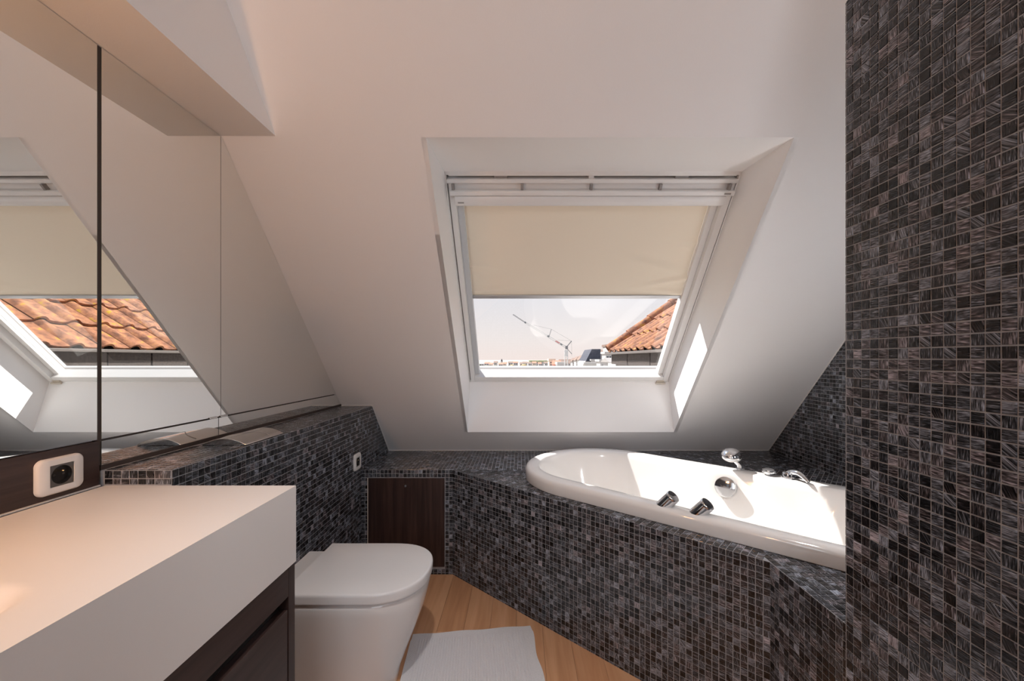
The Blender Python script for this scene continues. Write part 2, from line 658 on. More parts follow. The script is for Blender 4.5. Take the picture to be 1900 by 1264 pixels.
class Tiling:
    """mosaic on one thing: collects the tiles of all its faces"""

    def __init__(self):
        self.whole = []   # (area, centre, U, V, N)
        self.cut = []     # polygon list

    def face(self, org, U, V, u0, u1, v0, v1, halfplanes=(), keep=None, uoff=0.0, voff=0.0):
        U = Vector(U).normalized()
        V = Vector(V).normalized()
        N = U.cross(V)
        org = Vector(org)
        hp = [(-1, 0, -u0), (1, 0, u1), (0, -1, -v0), (0, 1, v1)] + list(halfplanes)
        i0, i1 = math.floor((u0 - uoff) / PITCH) - 1, math.ceil((u1 - uoff) / PITCH) + 1
        j0, j1 = math.floor((v0 - voff) / PITCH) - 1, math.ceil((v1 - voff) / PITCH) + 1
        h = TS / 2
        for i in range(i0, i1):
            for j in range(j0, j1):
                cu, cv = uoff + (i + .5) * PITCH, voff + (j + .5) * PITCH
                sq = [(cu - h, cv - h), (cu + h, cv - h), (cu + h, cv + h), (cu - h, cv + h)]
                vals = [max(a * p[0] + b * p[1] - c for p in sq) for a, b, c in hp]
                mins = [min(a * p[0] + b * p[1] - c for p in sq) for a, b, c in hp]
                if max(mins) >= -0.002:
                    continue
                C = org + U * cu + V * cv
                if keep and not keep(C):
                    continue
                if max(vals) <= 1e-6:
                    self.whole.append((C, U, V, N))
                else:
                    poly = sq
                    for (a, b, c), mv in zip(hp, vals):
                        if mv > 0:
                            poly = clip(poly, a, b, c)
                            if len(poly) < 3:
                                break
                    if len(poly) >= 3:
                        self.cut.append((org, U, V, N, poly, cu, cv))
        return self

    def finish(self, parent, visible=None, limit=300):
        base = world_loc(parent)
        scored = []
        for k, (C, U, V, N) in enumerate(self.whole):
            p = project(C)
            s = 0.0
            if p and limit:
                view = (Vector((0, 0, CAMZ)) - C)
                fac = view.normalized().dot(N)
                side = TS * F / p[2]
                if fac > 0.02 and 12 < p[0] < 1888 and 12 < p[1] < 1252 and side * math.sqrt(fac) > 8 and (visible is None or visible(C, p)):
                    s = side * side * fac
            scored.append(s)
        order = sorted(range(len(scored)), key=lambda q: -scored[q])
        single = set(q for q in order[:limit] if scored[q] > 0)
        vv, ff, uvs, cols = [], [], [], []
        h = TS / 2
        k_ = h - 0.0009
        for k, (C, U, V, N) in enumerate(self.whole):
            if k in single:
                o = bpy.data.objects.new('tile', random.choice(TILES))
                M = Matrix((U, V, N)).transposed().to_4x4()
                M.translation = C - base
                o.parent = parent
                o.matrix_local = M
                COL.objects.link(o)
                continue
            b0 = len(vv)
            c = tint()
            e_ = [random.uniform(-.00025, .00025) for _ in range(3)]
            e_.append(-e_[0] + e_[1] - e_[2])
            P = C - base
            for (a, b) in ((-h, -h), (h, -h), (h, h), (-h, h)):
                vv.append(P + U * a + V * b - N * 0.001)
            for q, (a, b) in enumerate(((-k_, -k_), (k_, -k_), (k_, k_), (-k_, k_))):
                vv.append(P + U * a + V * b + N * (0.0014 + e_[q]))
            for (a, b) in ((0, 0), (1, 0), (1, 1), (0, 1)) * 2:
                uvs.append((a, b))
            cols += [c] * 8
            ff += [(b0 + 4, b0 + 5, b0 + 6, b0 + 7), (b0, b0 + 1, b0 + 5, b0 + 4), (b0 + 1, b0 + 2, b0 + 6, b0 + 5),
                   (b0 + 2, b0 + 3, b0 + 7, b0 + 6), (b0 + 3, b0, b0 + 4, b0 + 7)]
        for (org, U, V, N, poly, cu, cv) in self.cut:
            n = len(poly)
            b0 = len(vv)
            c = tint()
            mu = sum(p[0] for p in poly) / n
            mv = sum(p[1] for p in poly) / n
            for p in poly:
                vv.append(org + U * p[0] + V * p[1] - N * 0.001 - base)
                uvs.append(((p[0] - cu + h) / TS, (p[1] - cv + h) / TS))
            for p in poly:
                a, b = mu + (p[0] - mu) * .92, mv + (p[1] - mv) * .92
                vv.append(org + U * a + V * b + N * 0.0014 - base)
                uvs.append(((p[0] - cu + h) / TS, (p[1] - cv + h) / TS))
            cols += [c] * (2 * n)
            ff.append(tuple(b0 + n + i for i in range(n)))
            ff += [(b0 + i, b0 + (i + 1) % n, b0 + n + (i + 1) % n, b0 + n + i) for i in range(n)]
        if ff:
            me = bpy.data.meshes.new('tile_field')
            me.from_pydata([tuple(p) for p in vv], [], ff)
            uvl = me.uv_layers.new(name='UVMap')
            li = np.empty(len(me.loops), dtype=np.int32)
            me.loops.foreach_get('vertex_index', li)
            uvl.data.foreach_set('uv', np.array(uvs, dtype=np.float32)[li].ravel())
            at = me.attributes.new('tint', 'FLOAT_COLOR', 'POINT')
            at.data.foreach_set('color', np.array(cols, dtype=np.float32).ravel())
            me.materials.append(MATS['glass_mosaic'])
            o = bpy.data.objects.new('tile_field', me)
            o.parent = parent
            o['kind'] = 'stuff'
            o['label'] = 'small streaked dark glass mosaic tiles'
            COL.objects.link(o)


# ------------------------------------------------------------------ room shell
def floor():
    f = box_obj('floor', (-1.25, YB - .1, -0.06), (1.80, 3.0, -0.012), 'wenge')
    tag(f, 'light oak plank floor between the toilet and the tiled bath front', 'floor', kind='structure')
    wd = 0.118
    x = -1.2
    i = 0
    while x < 0.80:
        y = YB - random.uniform(0.0, 0.5)
        while y < 2.5:
            ln = random.uniform(.75, 1.25)
            y1 = min(y + ln, 2.6)
            m = MB()
            a, b = (x + .0004, max(y, YB - .05) + .0004), (x + wd - .0004, y1 - .0004)
            if b[1] > a[1] + .02:
                m.box((a[0], a[1], -0.012), (b[0], b[1], 0.0))
                o = m.build('plank', 'oak', f, bevel=0.0004)
            y = y1
            if y1 >= 2.6:
                break
        x += wd
        i += 1


def walls():
    # sloped roof wall with the skylight opening
    X0, X1 = -1.10, 1.80
    sx0, sx1 = -0.342, 0.990
    zt, zb = 2.016, 0.739

    def P(x, z):
        return (x, slope_y(z), z)
    m = MB()
    zl, zh = 0.50, ZCEIL
    xs = [X0, sx0, sx1, X1]
    zs = [zl, zb, zt, zh]
    vs_ = [P(x, z) for z in zs for x in xs]
    fs = []
    for j in range(3):
        for i in range(3):
            if i == 1 and j == 1:
                continue
            a = j * 4 + i
            fs.append((a, a + 1, a + 5, a + 4))
    m.add(vs_, fs)
    o = m.build('wall_sloped', 'paint', fix=False)
    tag(o, 'white painted sloping attic wall around the skylight', 'wall', kind='structure')

    o = box_obj('ceiling', (-1.25, YB - .1, ZCEIL), (1.8, slope_y(ZCEIL) + .02, ZCEIL + .05), 'paint')
    tag(o, 'flat white ceiling above the sloping attic wall', 'ceiling', kind='structure')
    m = MB()
    yl = slope_y(0.5)
    m.prism([(-1.092, YB, 0), (-1.092, yl, 0), (-1.092, yl, .5), (-1.092, slope_y(ZCEIL), ZCEIL), (-1.092, YB, ZCEIL)], (-.08, 0, 0))
    o = m.build('wall_left', 'paint')
    tag(o, 'white wall carrying the mirrors above the counter', 'wall', kind='structure')
    # wall behind the camera with a window added to let in fill light
    m = MB()
    wx0, wx1, wz0, wz1 = -.65, .55, 1.1, 2.2
    for a, b in (((-1.25, YB - .1, 0), (wx0, YB, ZCEIL)), ((wx1, YB - .1, 0), (1.8, YB, ZCEIL)), ((wx0, YB - .1, 0), (wx1, YB, wz0)), ((wx0, YB - .1, wz1), (wx1, YB, ZCEIL))):
        m.box(a, b)
    o = m.build('wall_back', 'paint')
    tag(o, 'white wall behind the viewer with an added window', 'wall', kind='structure')
    w2 = empty('added_window_2', (0, YB, wz0), 'added white framed window in the wall behind the viewer', 'window', kind='structure')
    m = MB()
    for a, b in (((wx0, YB - .08, wz0), (wx0 + .06, YB - .02, wz1)), ((wx1 - .06, YB - .08, wz0), (wx1, YB - .02, wz1)), ((wx0, YB - .08, wz0), (wx1, YB - .02, wz0 + .06)), ((wx0, YB - .08, wz1 - .06), (wx1, YB - .02, wz1)),
                 ((-.08, YB - .08, wz0), (-.02, YB - .02, wz1))):
        m.box(a, b)
    m.build('frame', 'frame_white', w2)
    box_obj('pane', (wx0 + .05, YB - .052, wz0 + .05), (wx1 - .05, YB - .048, wz1 - .05), 'window_glass', w2)

    # soffit box above the mirrors
    m = MB()
    zs_, xs_ = 2.019, -0.885
    m.prism([(-1.092, YB, zs_), (-1.092, slope_y(zs_) + .02, zs_), (-1.092, slope_y(ZCEIL) + .02, ZCEIL), (-1.092, YB, ZCEIL)], (xs_ + 1.092, 0, 0))
    o = m.build('trim_1', 'paint')
    tag(o, 'white boxed soffit running above the mirrors', 'soffit', kind='structure')

    # skylight lining: four boards between the slope and the window
    n = 0
    OT = (1.807, 2.052)
    OBt = (2.696, 1.061)
    lin = empty('trim_2', (0.32, 2.1, 1.4), 'white skylight lining boards between sloping wall and roof window', 'trim', kind='structure')
    T0, B0 = (slope_y(zt), zt), (slope_y(zb), zb)
    ex = 0.0
    a, b = T0, OT
    MB().prism([(sx0, a[0], a[1]), (sx1, a[0], a[1]), (sx1, b[0], b[1]), (sx0, b[0], b[1])], (0, 0.0, 0.02)).build('top_board', 'lining', lin)
    a, b = B0, OBt
    MB().prism([(sx0, a[0], a[1]), (sx1, a[0], a[1]), (sx1, b[0], b[1]), (sx0, b[0], b[1])], (0, 0.02, -0.005)).build('bottom_board', 'lining', lin)
    for x, s in ((sx0, -1), (sx1, 1)):
        MB().prism([(x, T0[0], T0[1]), (x, T0[0], T0[1] + .03), (x, OT[0] + .05, OT[1] + .03), (x, OBt[0] + .05, OBt[1] + .02), (x, OBt[0] + .05, OBt[1] - .05), (x, B0[0] + .03, B0[1] - .02), (x, B0[0], B0[1])], (s * .02, 0, 0)).build('side_board', 'lining', lin)


def seals():
    m = MB()
    r = .004
    # deck / slope joint, ledge wall / slope joint, bath wall / slope joint
    m.tube([(XL, slope_y(ZD) - .002, ZD + .003), (XB, slope_y(ZD) - .002, ZD + .003)], r, 6)
    o = m.build('trim_3', 'silicone', smooth=True)
    tag(o, 'thin white sealant line between bath deck and sloping wall', 'sealant', kind='structure')
    m = MB()
    m.tube([(XL + .001, slope_y(ZL) - .001, ZL), (XL + .001, slope_y(ZD) - .001, ZD)], r, 6)
    m.tube([(XM, slope_y(ZL) - .002, ZL + .002), (XL, slope_y(ZL) - .002, ZL + .002)], r, 6)
    o = m.build('trim_4', 'silicone', smooth=True)
    tag(o, 'thin white sealant line where the tiled ledge meets the slope', 'sealant', kind='structure')
    m = MB()
    m.tube([(XB - .001, slope_y(ZW) - .001, ZW), (XB - .001, slope_y(ZD) - .001, ZD)], r, 6)
    o = m.build('trim_5', 'silicone', smooth=True)
    tag(o, 'thin white sealant line between bath side tiles and sloping wall', 'sealant', kind='structure')


def partition():
    # right wall: solid block from the camera side to the foot of the bath
    o = box_obj('wall_right', (XW, YB, 0), (XB + .1, YW, ZW), 'grout')
    tag(o, 'dark streaked glass mosaic partition wall at the right', 'wall', kind='structure')
    T = Tiling()
    T.face((XW, YW, 0), (0, -1, 0), (0, 0, 1), 0.003, YW - YB - .1, 0.0, ZW, uoff=.0005, voff=0.012)
    T.face((XB, YW, 0), (-1, 0, 0), (0, 0, 1), 0, XB - XW, ZD + .003, ZW, voff=0.012)
    T.finish(o)
    q = box_obj('trim_6', (XW + .002, YB, ZW), (XB + .1, YW - .002, ZCEIL + .02), 'paint')
    tag(q, 'white painted wall strip above the mosaic partition', 'wall', kind='structure')


def bath_side_wall():
    m = MB()
    m.prism([(XB, YW, 0), (XB, 3.0, 0), (XB, slope_y(.4), .4), (XB, slope_y(2.40), 2.40), (XB, YW, 2.40)], (.08, 0, 0))
    o = m.build('wall_bath_side', 'grout')
    tag(o, 'dark mosaic side wall at the foot of the bath, under the slope', 'wall', kind='structure')
    T = Tiling()
    # u along -Y, v up
    y0 = 2.76
    c, s = math.cos(SA), math.sin(SA)
    # inside: y <= slope_y(z)  ->  (y0-u) + (z-ZD)*c/s <= 2.74
    T.face((XB, y0, ZD), (0, -1, 0), (0, 0, 1), 0, y0 - YW, .003, ZW - ZD,
           halfplanes=[(-1.0, c / s, 2.74 - y0 - .004)], uoff=.004)
    T.finish(o, limit=0)


def ledge_wall():
    y1 = slope_y(ZD) + .1
    m = MB()
    m.prism([(XL, YC, 0), (XL, slope_y(0.5), 0), (XL, slope_y(.5), .5), (XL, slope_y(ZL), ZL), (XL, YC, ZL)], (XM - .01 - XL, 0, 0))
    o = m.build('wall_ledge', 'grout')
    tag(o, 'low mosaic-tiled wall with a ledge behind the toilet', 'wall', kind='structure')
    T = Tiling()
    c, s = math.cos(SA), math.sin(SA)
    hp = [(1.0, c / s, slope_y(0) - YC - .003)]
    T.face((XL, YC, 0), (0, 1, 0), (0, 0, 1), .001, slope_y(0) - YC, 0, ZL, halfplanes=hp, voff=ZL - 44 * PITCH)
    T.face((XL, YC, ZL), (0, 1, 0), (-1, 0, 0), .001, slope_y(ZL) - YC - .003, .001, XL - XM - .012, uoff=.001)
    T.face((XM, YC, ZL), (1, 0, 0), (0, 0, 1), .012, XL - XM, -(ZL - ZC) + .003, 0, uoff=XL - XM - 20 * PITCH, voff=-PITCH * 3)

    def vis(C, p):
        if C.z > ZL - .001 and abs(C.z - ZL) < .002:
            return True
        x, y = p[0], p[1]
        return (y < 898) or (x > 556 and y < 1000)
    T.finish(o, visible=vis)


def bath_surround():
    root = empty('bath_surround', (P2.x, P2.y, 0), 'dark mosaic-tiled bath surround with a diagonal front and deck', 'bath surround')
    yb = slope_y(ZD)
    poly = [(XL, YP), (P1.x, P1.y), (P2.x, P2.y), (P2.x, YW), (XB, YW), (XB, yb), (XL, yb)]
    m = MB()
    # outer faces only (hollow under the tub)
    n = len(poly)
    for i in range(3):
        a, b = poly[i], poly[i + 1]
        if i == 0:
            # wall with the access hatch recess
            m.quad((a[0], a[1], 0), (b[0], b[1], 0), (b[0], b[1], ZD), (a[0], a[1], ZD))
        else:
            m.quad((a[0], a[1], 0), (b[0], b[1], 0), (b[0], b[1], ZD), (a[0], a[1], ZD))
    m.build('front_core', 'grout', root, fix=False)
    # deck ring around the tub opening
    outl = tub_outline(96)
    hole = [uvn(*p, ZD) for p in offset_ring(outl, .05)]
    m = MB()
    bm = bmesh.new()
    vo = [bm.verts.new((x, y, ZD)) for x, y in poly]
    eo = [bm.edges.new((vo[i], vo[(i + 1) % n])) for i in range(n)]
    vh = [bm.verts.new(p) for p in hole]
    eh = [bm.edges.new((vh[i], vh[(i + 1) % len(vh)])) for i in range(len(vh))]
    bmesh.ops.triangle_fill(bm, use_beauty=True, use_dissolve=False, edges=eo + eh)
    bm.verts.index_update()
    vs_ = [tuple(v.co) for v in bm.verts]
    fs = [tuple(v.index for v in f.verts) for f in bm.faces]
    bm.free()
    m.add(vs_, fs)
    m.build('deck_core', 'grout', root)

    T = Tiling()
    # wall with hatch
    hx0, hx1, hz0, hz1 = HATCH
    T.face((XL, YP, 0), (1, 0, 0), (0, 0, 1), 0, P1.x - XL, 0, ZD, voff=ZD - 28 * PITCH,
           keep=lambda C: not (hx0 - .006 < C.x < hx1 + .006 and hz0 - .006 < C.z < hz1 + .006))
    L = (P2 - P1).length
    T.face((P1.x, P1.y, 0), (U2.x, U2.y, 0), (0, 0, 1), 0.0005, L - .0005, 0, ZD, uoff=.0, voff=ZD - 28 * PITCH)
    T.face((P2.x, P2.y, 0), (0, -1, 0), (0, 0, 1), 0.0005, P2.y - YW, 0, ZD, voff=ZD - 28 * PITCH)

    inner = offset_ring(outl, .03)

    def not_tub(C):
        q = Vector((C.x, C.y))
        return not inside(inner, (q.dot(U2), q.dot(N2)))
    # deck: back part follows the walls, diagonal part follows the front, foot part follows the partition
    T.face((XL, YP, ZD), (1, 0, 0), (0, 1, 0), 0, XB - XL, 0, yb - YP - .004, keep=not_tub, voff=0.0)
    # diagonal: u along U2 from P1, v along N2.   limits: y < YP and x < XB and not (x > P2.x and y < P2.y + ..)
    hp = [(U2.y, N2.y, YP - P1.y - .0015), (U2.x, N2.x, XB - P1.x - .001)]
    T.face((P1.x, P1.y, ZD), (U2.x, U2.y, 0), (N2.x, N2.y, 0), 0.0, 2.6, 0.0, 1.6,
           halfplanes=hp, keep=lambda C: not_tub(C) and C.y > YW + .012 and not (C.x > P2.x and (Vector((C.x, C.y)).dot(N2) < 1.75)))
    T.face((P2.x, P2.y, ZD), (0, -1, 0), (1, 0, 0), -0.75, P2.y - YW - .001, 0.0005, .62, keep=lambda C: not_tub(C) and Vector((C.x, C.y)).dot(N2) < 1.75,
           uoff=0.0005, voff=.0005)

    def vis(C, p):
        x, y = p[0], p[1]
        return x < 1560 and y < 1250
    T.finish(root, visible=vis)


# ------------------------------------------------------------------ bath tub
def resample(pts, n):
    d = [0.0]
    m = len(pts)
    for i in range(m):
        a, b = pts[i], pts[(i + 1) % m]
        d.append(d[-1] + math.hypot(b[0] - a[0], b[1] - a[1]))
    res = []
    k = 0
    for q in range(n):
        t = d[-1] * q / n
        while d[k + 1] < t:
            k += 1
        a, b = pts[k], pts[(k + 1) % m]
        s = (t - d[k]) / max(1e-9, d[k + 1] - d[k])
        res.append((a[0] + (b[0] - a[0]) * s, a[1] + (b[1] - a[1]) * s))
    return res


def rounded(corners, seg=16):
    """corners: (u, n, radius) counter-clockwise"""
    res = []
    m = len(corners)
    for i in range(m):
        p0, p, p1 = (Vector(corners[(i + k) % m][:2]) for k in (-1, 0, 1))
        r = corners[i][2]
        a = (p0 - p).normalized()
        b = (p1 - p).normalized()
        ang = a.angle(b)
        t = r / math.tan(ang / 2)
        c = p + (a + b).normalized() * (r / math.sin(ang / 2))
        s = p + a * t - c
        e_ = p + b * t - c
        a0 = math.atan2(s.y, s.x)
        a1 = math.atan2(e_.y, e_.x)
        da = (a1 - a0 + math.pi) % (2 * math.pi) - math.pi
        for k in range(seg + 1):
            q = a0 + da * k / seg
            res.append((c.x + r * math.cos(q), c.y + r * math.sin(q)))
    return res


TUBC = (-0.62, 1.885)


def tub_outline(n):
    c = [(-1.512, 1.464, .408), (0.20, 1.524, .12), (0.20, 2.304, .12), (-1.512, 2.302, .408)]
    return resample(rounded(c, 24), n)


def tub_inner(n):
    c = [(-1.452, 1.552, .330), (0.09, 1.560, .20), (0.09, 2.212, .22), (-1.452, 2.228, .335)]
    return resample(rounded(c, 24), n)


def tub_floor(n):
    c = [(-1.20, 1.70, .17), (-.12, 1.70, .16), (-.12, 2.03, .16), (-1.20, 2.03, .16)]
    return resample(rounded(c, 24), n)


def offset_ring(ring, d):
    n = len(ring)
    res = []
    for i in range(n):
        a, b = Vector(ring[i - 1]), Vector(ring[(i + 1) % n])
        t = (b - a).normalized()
        res.append((ring[i][0] - t.y * d, ring[i][1] + t.x * d))
    return res


def inside(poly, p):
    r = False
    n = len(poly)
    j = n - 1
    for i in range(n):
        if (poly[i][1] > p[1]) != (poly[j][1] > p[1]) and p[0] < (poly[j][0] - poly[i][0]) * (p[1] - poly[i][1]) / (poly[j][1] - poly[i][1]) + poly[i][0]:
            r = not r
        j = i
    return r


def polar(ring, angs):
    res = []
    n = len(ring)
    for q in angs:
        dx, dy = math.cos(q), math.sin(q)
        best = None
        for i in range(n):
            ax, ay = ring[i][0] - TUBC[0], ring[i][1] - TUBC[1]
            bx, by = ring[(i + 1) % n][0] - TUBC[0], ring[(i + 1) % n][1] - TUBC[1]
            ca = dx * ay - dy * ax
            cb = dx * by - dy * bx
            if ca * cb <= 0 and ca != cb:
                s = ca / (ca - cb)
                px, py = ax + (bx - ax) * s, ay + (by - ay) * s
                t = px * dx + py * dy
                if t > 0 and (best is None or t > best):
                    best = t
        res.append((TUBC[0] + dx * best, TUBC[1] + dy * best))
    return res


ZR = 0.650


def bathtub():
    N = 200
    outer = tub_outline(N)
    angs = [math.atan2(p[1] - TUBC[1], p[0] - TUBC[0]) for p in outer]
    inn = polar(tub_inner(400), angs)
    flo = polar(tub_floor(400), angs)
    base = uvn(TUBC[0], TUBC[1], ZD)
    root = empty('bathtub', base, 'white acrylic bathtub with a rounded end set into the mosaic deck', 'bathtub')
    rings = []

    def R(r2, z):
        rings.append([uvn(p[0], p[1], z) for p in r2])
    R(offset_ring(outer, .012), ZD + .0016)
    R(offset_ring(outer, .001), ZD + .0016)
    R(outer, ZD + .004)
    R(outer, ZD + .040)
    R(offset_ring(outer, .002), ZD + .048)
    R(offset_ring(outer, .006), ZD + .055)
    R(offset_ring(outer, .012), ZD + .060)
    R(offset_ring(outer, .020), ZR)

    def lerp(a, b, t):
        return [(p[0] + (q[0] - p[0]) * t, p[1] + (q[1] - p[1]) * t) for p, q in zip(a, b)]
    R(lerp(offset_ring(outer, .02), inn, .5), ZR + .001)
    R(inn, ZR)
    for t, z in ((.018, .6485), (.04, .644), (.07, .633), (.10, .615), (.20, .545), (.32, .46), (.45, .38), (.58, .315), (.70, .27), (.82, .242), (.92, .229), (1.0, .225)):
        R(lerp(inn, flo, t), z)
    cen = [TUBC] * N
    R(lerp(flo, cen, .5), .222)
    R(lerp(flo, cen, .97), .220)
    m = MB()
    m.loft(rings, cap0=False, cap1=True)
    o = m.build('shell', 'acrylic', root, smooth=True, auto=False)
    # turning overflow knob on the far inner wall
    c = uvn(-.576, 2.192, .572)
    ax = Vector((-N2.x, -N2.y, 0.22)).normalized()
    MB().lathe(c - ax * .02, ax, [(.0, 0), (.030, 0), (.030, .02), (.047, .022), (.050, .026), (.050, .043), (.0475, .047), (.044, .0478), (0, .0478)], 48).build('overflow_knob', 'chrome', root, smooth=True)['label'] = 'round chrome overflow knob'
    # two slanted chrome controls on the near rim
    for u_, n_ in ((-.634, 1.5345), (-.510, 1.5375)):
        b = uvn(u_, n_, ZR - .012)
        ax = Vector((U2.x * .66, U2.y * .66, .75)).normalized()
        k = MB().lathe(b, ax, [(0, 0), (.0255, 0), (.0255, .058), (.0262, .060), (.0262, .066), (.0245, .069), (.023, .0685), (0, .0675)], 40).build('control_knob', 'chrome', root, smooth=True)
        k['label'] = 'slanted chrome control knob'
    # far rim fittings
    b = uvn(-.403, 2.260, ZR - .002)
    MB().lathe(b, (0, 0, 1), [(0, 0), (.014, 0), (.014, .010), (.030, .016), (.032, .021), (.030, .028), (.018, .034), (0, .036)], 36).build('diverter_knob', 'chrome', root, smooth=True)['label'] = 'low round chrome diverter'
    b = uvn(-.325, 2.262, ZR - .002)
    k = MB().lathe(b, (0, 0, 1), [(0, 0), (.026, 0), (.026, .024), (.023, .030), (.012, .032), (0, .032)], 36).build('mixer_tap', 'chrome', root, smooth=True)
    k['label'] = 'chrome mixer tap body'
    pts = []
    for i in range(9):
        t = i / 8
        p = uvn(-.325 + .085 * t, 2.262 - .055 * t, ZR + .026 + .018 * math.sin(t * math.pi * .8) - .026 * t * t)
        pts.append(p)
    MB().tube(pts, [.010, .011, .012, .012, .012, .0115, .011, .010, .008], 14).build('tap_lever', 'chrome', k, smooth=True)
    return root


def handset():
    b = uvn(-.532, 2.264, ZR + .0015)
    root = empty('shower_handset', b, 'chrome hand shower head standing on the far bath rim', 'hand shower')
    MB().lathe(b, (0, 0, 1), [(0, 0), (.022, 0), (.022, .006), (.014, .009), (.013, .012), (0, .012)], 28).build('holder_ring', 'chrome', root, smooth=True)
    hd = uvn(-.566, 2.246, ZR + .062)
    pts = [b + Vector((0, 0, .010)), b + Vector((-.002, .0, .025)), hd.lerp(b + Vector((0, 0, .03)), .5), hd + Vector((.014, 0, -.004))]
    MB().tube(pts, [.0125, .0125, .0135, .016], 18).build('handle', 'chrome', root, smooth=True)
    ax = Vector((-.16, -.28, .95)).normalized()
    MB().lathe(hd, ax, [(.044, .004), (.047, .008), (.048, .013), (.045, .022), (.036, .033), (.022, .041), (0, .044)], 44).build('dome', 'chrome', root, smooth=True)
    f = MB().lathe(hd - ax * .012, ax, [(0, 0), (.026, .001), (.037, .005), (.044, .011), (.0465, .018), (0, .018)], 44).build('spray_face', 'white_plastic', root, smooth=True)
    m = MB()
    a = ax.orthogonal().normalized()
    bb = ax.cross(a)
    for r, k in ((.012, 6), (.022, 10), (.031, 14)):
        for i in range(k):
            q = 2 * math.pi * i / k
            c = hd - ax * (.0132 - .004 * (r / .037) ** 2) + (a * math.cos(q) + bb * math.sin(q)) * r
            m.lathe(c, ax, [(.0, 0), (.0016, 0), (.0016, .003)], 6)
    m.build('nozzles', 'seal_grey', f)


HATCH = (-0.858, -0.426, 0.046, 0.543)


def access_panel():
    x0, x1, z0, z1 = HATCH
    root = empty('access_panel', ((x0 + x1) / 2, YP, z0), 'dark wooden access panel in the tiled wall beside the toilet', 'access panel')
    MB().box((x0 + .003, YP - .008, z0), (x1 - .001, YP - .001, z1)).build('panel', 'wenge', root, bevel=.001)
    MB().lathe((-.646, YP - .008, .500), (0, -1, 0), [(0, 0), (.0075, 0), (.0075, .004), (.006, .006), (0, .0065)], 20).build('screw_cap', 'chrome', root, smooth=True)
    m = MB()
    m.box((x0 - .003, YP - .006, z0), (x0 + .002, YP - .001, z1)).build('edge_strip', 'beige_latch', root)


# ------------------------------------------------------------------ mirrors
def mirrors():
    d = .006
    zt, zj, zb = 2.017, 1.007, 0.941
    g = .0045

    def panel(label, poly, name='mirror', extra=None):
        cy = sum(p[0] for p in poly) / len(poly)
        cz = min(p[1] for p in poly)
        root = empty(name, (XM, cy, cz), label, 'mirror')
        n = len(poly)
        MB().add([(XM, y, z) for y, z in poly], [tuple(range(n))]).build('glass', 'mirror', root)
        m = MB()
        for i in range(n):
            a, b = poly[i], poly[(i + 1) % n]
            m.quad((XM, *a), (XM, *b), (XM - d, *b), (XM - d, *a))
        m.build('edge', 'mirror_edge', root)
        return root
    y1, y2 = YC + .003, 1.452
    panel('large wall mirror above the counter, nearest the viewer', [(YB + .3, zj + .001), (YC - .008, zj + .001), (YC - .008, zt), (YB + .3, zt)])
    panel('tall rectangular wall mirror above the flush plate', [(y1, zj + .001), (y2 - .001, zj + .001), (y2 - .001, zt), (y1, zt)])
    yj = slope_y(zj) - .004
    panel('triangular wall mirror cut along the sloping wall', [(y2 + .001, zj + .001), (yj, zj + .001), (slope_y(zt) + .0, zt - .002), (y2 + .001, zt)])
    panel('narrow mirror strip on the ledge, near the counter', [(y1, zb), (y2 - .012, zb), (y2 - .012, zj - g), (y1, zj - g)], 'mirror_strip')
    panel('narrow mirror strip on the ledge running to the slope', [(y2 - .009, zb), (slope_y(zb) - .004, zb), (yj, zj - g), (y2 - .009, zj - g)], 'mirror_strip')
    # dark joints behind the glass edges
    m = MB()
    m.box((XM - .011, YC - .010, ZC + .01), (XM - .002, YC + .004, zt))
    m.box((XM - .011, YC, zj - .008), (XM - .004, slope_y(zj) - .02, zj + .004))
    o = m.build('trim_7', 'brown_silicone')
    tag(o, 'dark vertical joint between the large mirror and the next', 'joint', kind='structure')
    m = MB()
    m.box((XM - .011, YC, ZL - .002), (XM + .0015, slope_y(ZL) - .01, zb + .0))
    o = m.build('trim_8', 'brown_silicone')
    tag(o, 'dark sealant joint between tiled ledge and mirror strips', 'joint', kind='structure')
    # small mirror clips
    for y in (y2 - .055, y2 - .004):
        o = box_obj('mirror_clip', (XM - .002, y, zj - .004), (XM + .004, y + .035, zj + .003), 'brushed_chrome', bevel=.001, origin=(XM, y, zj))
        tag(o, 'small metal mirror clip at the joint, %s one' % ('left' if y < y2 - .02 else 'right'), 'clip', 'mirror clips')


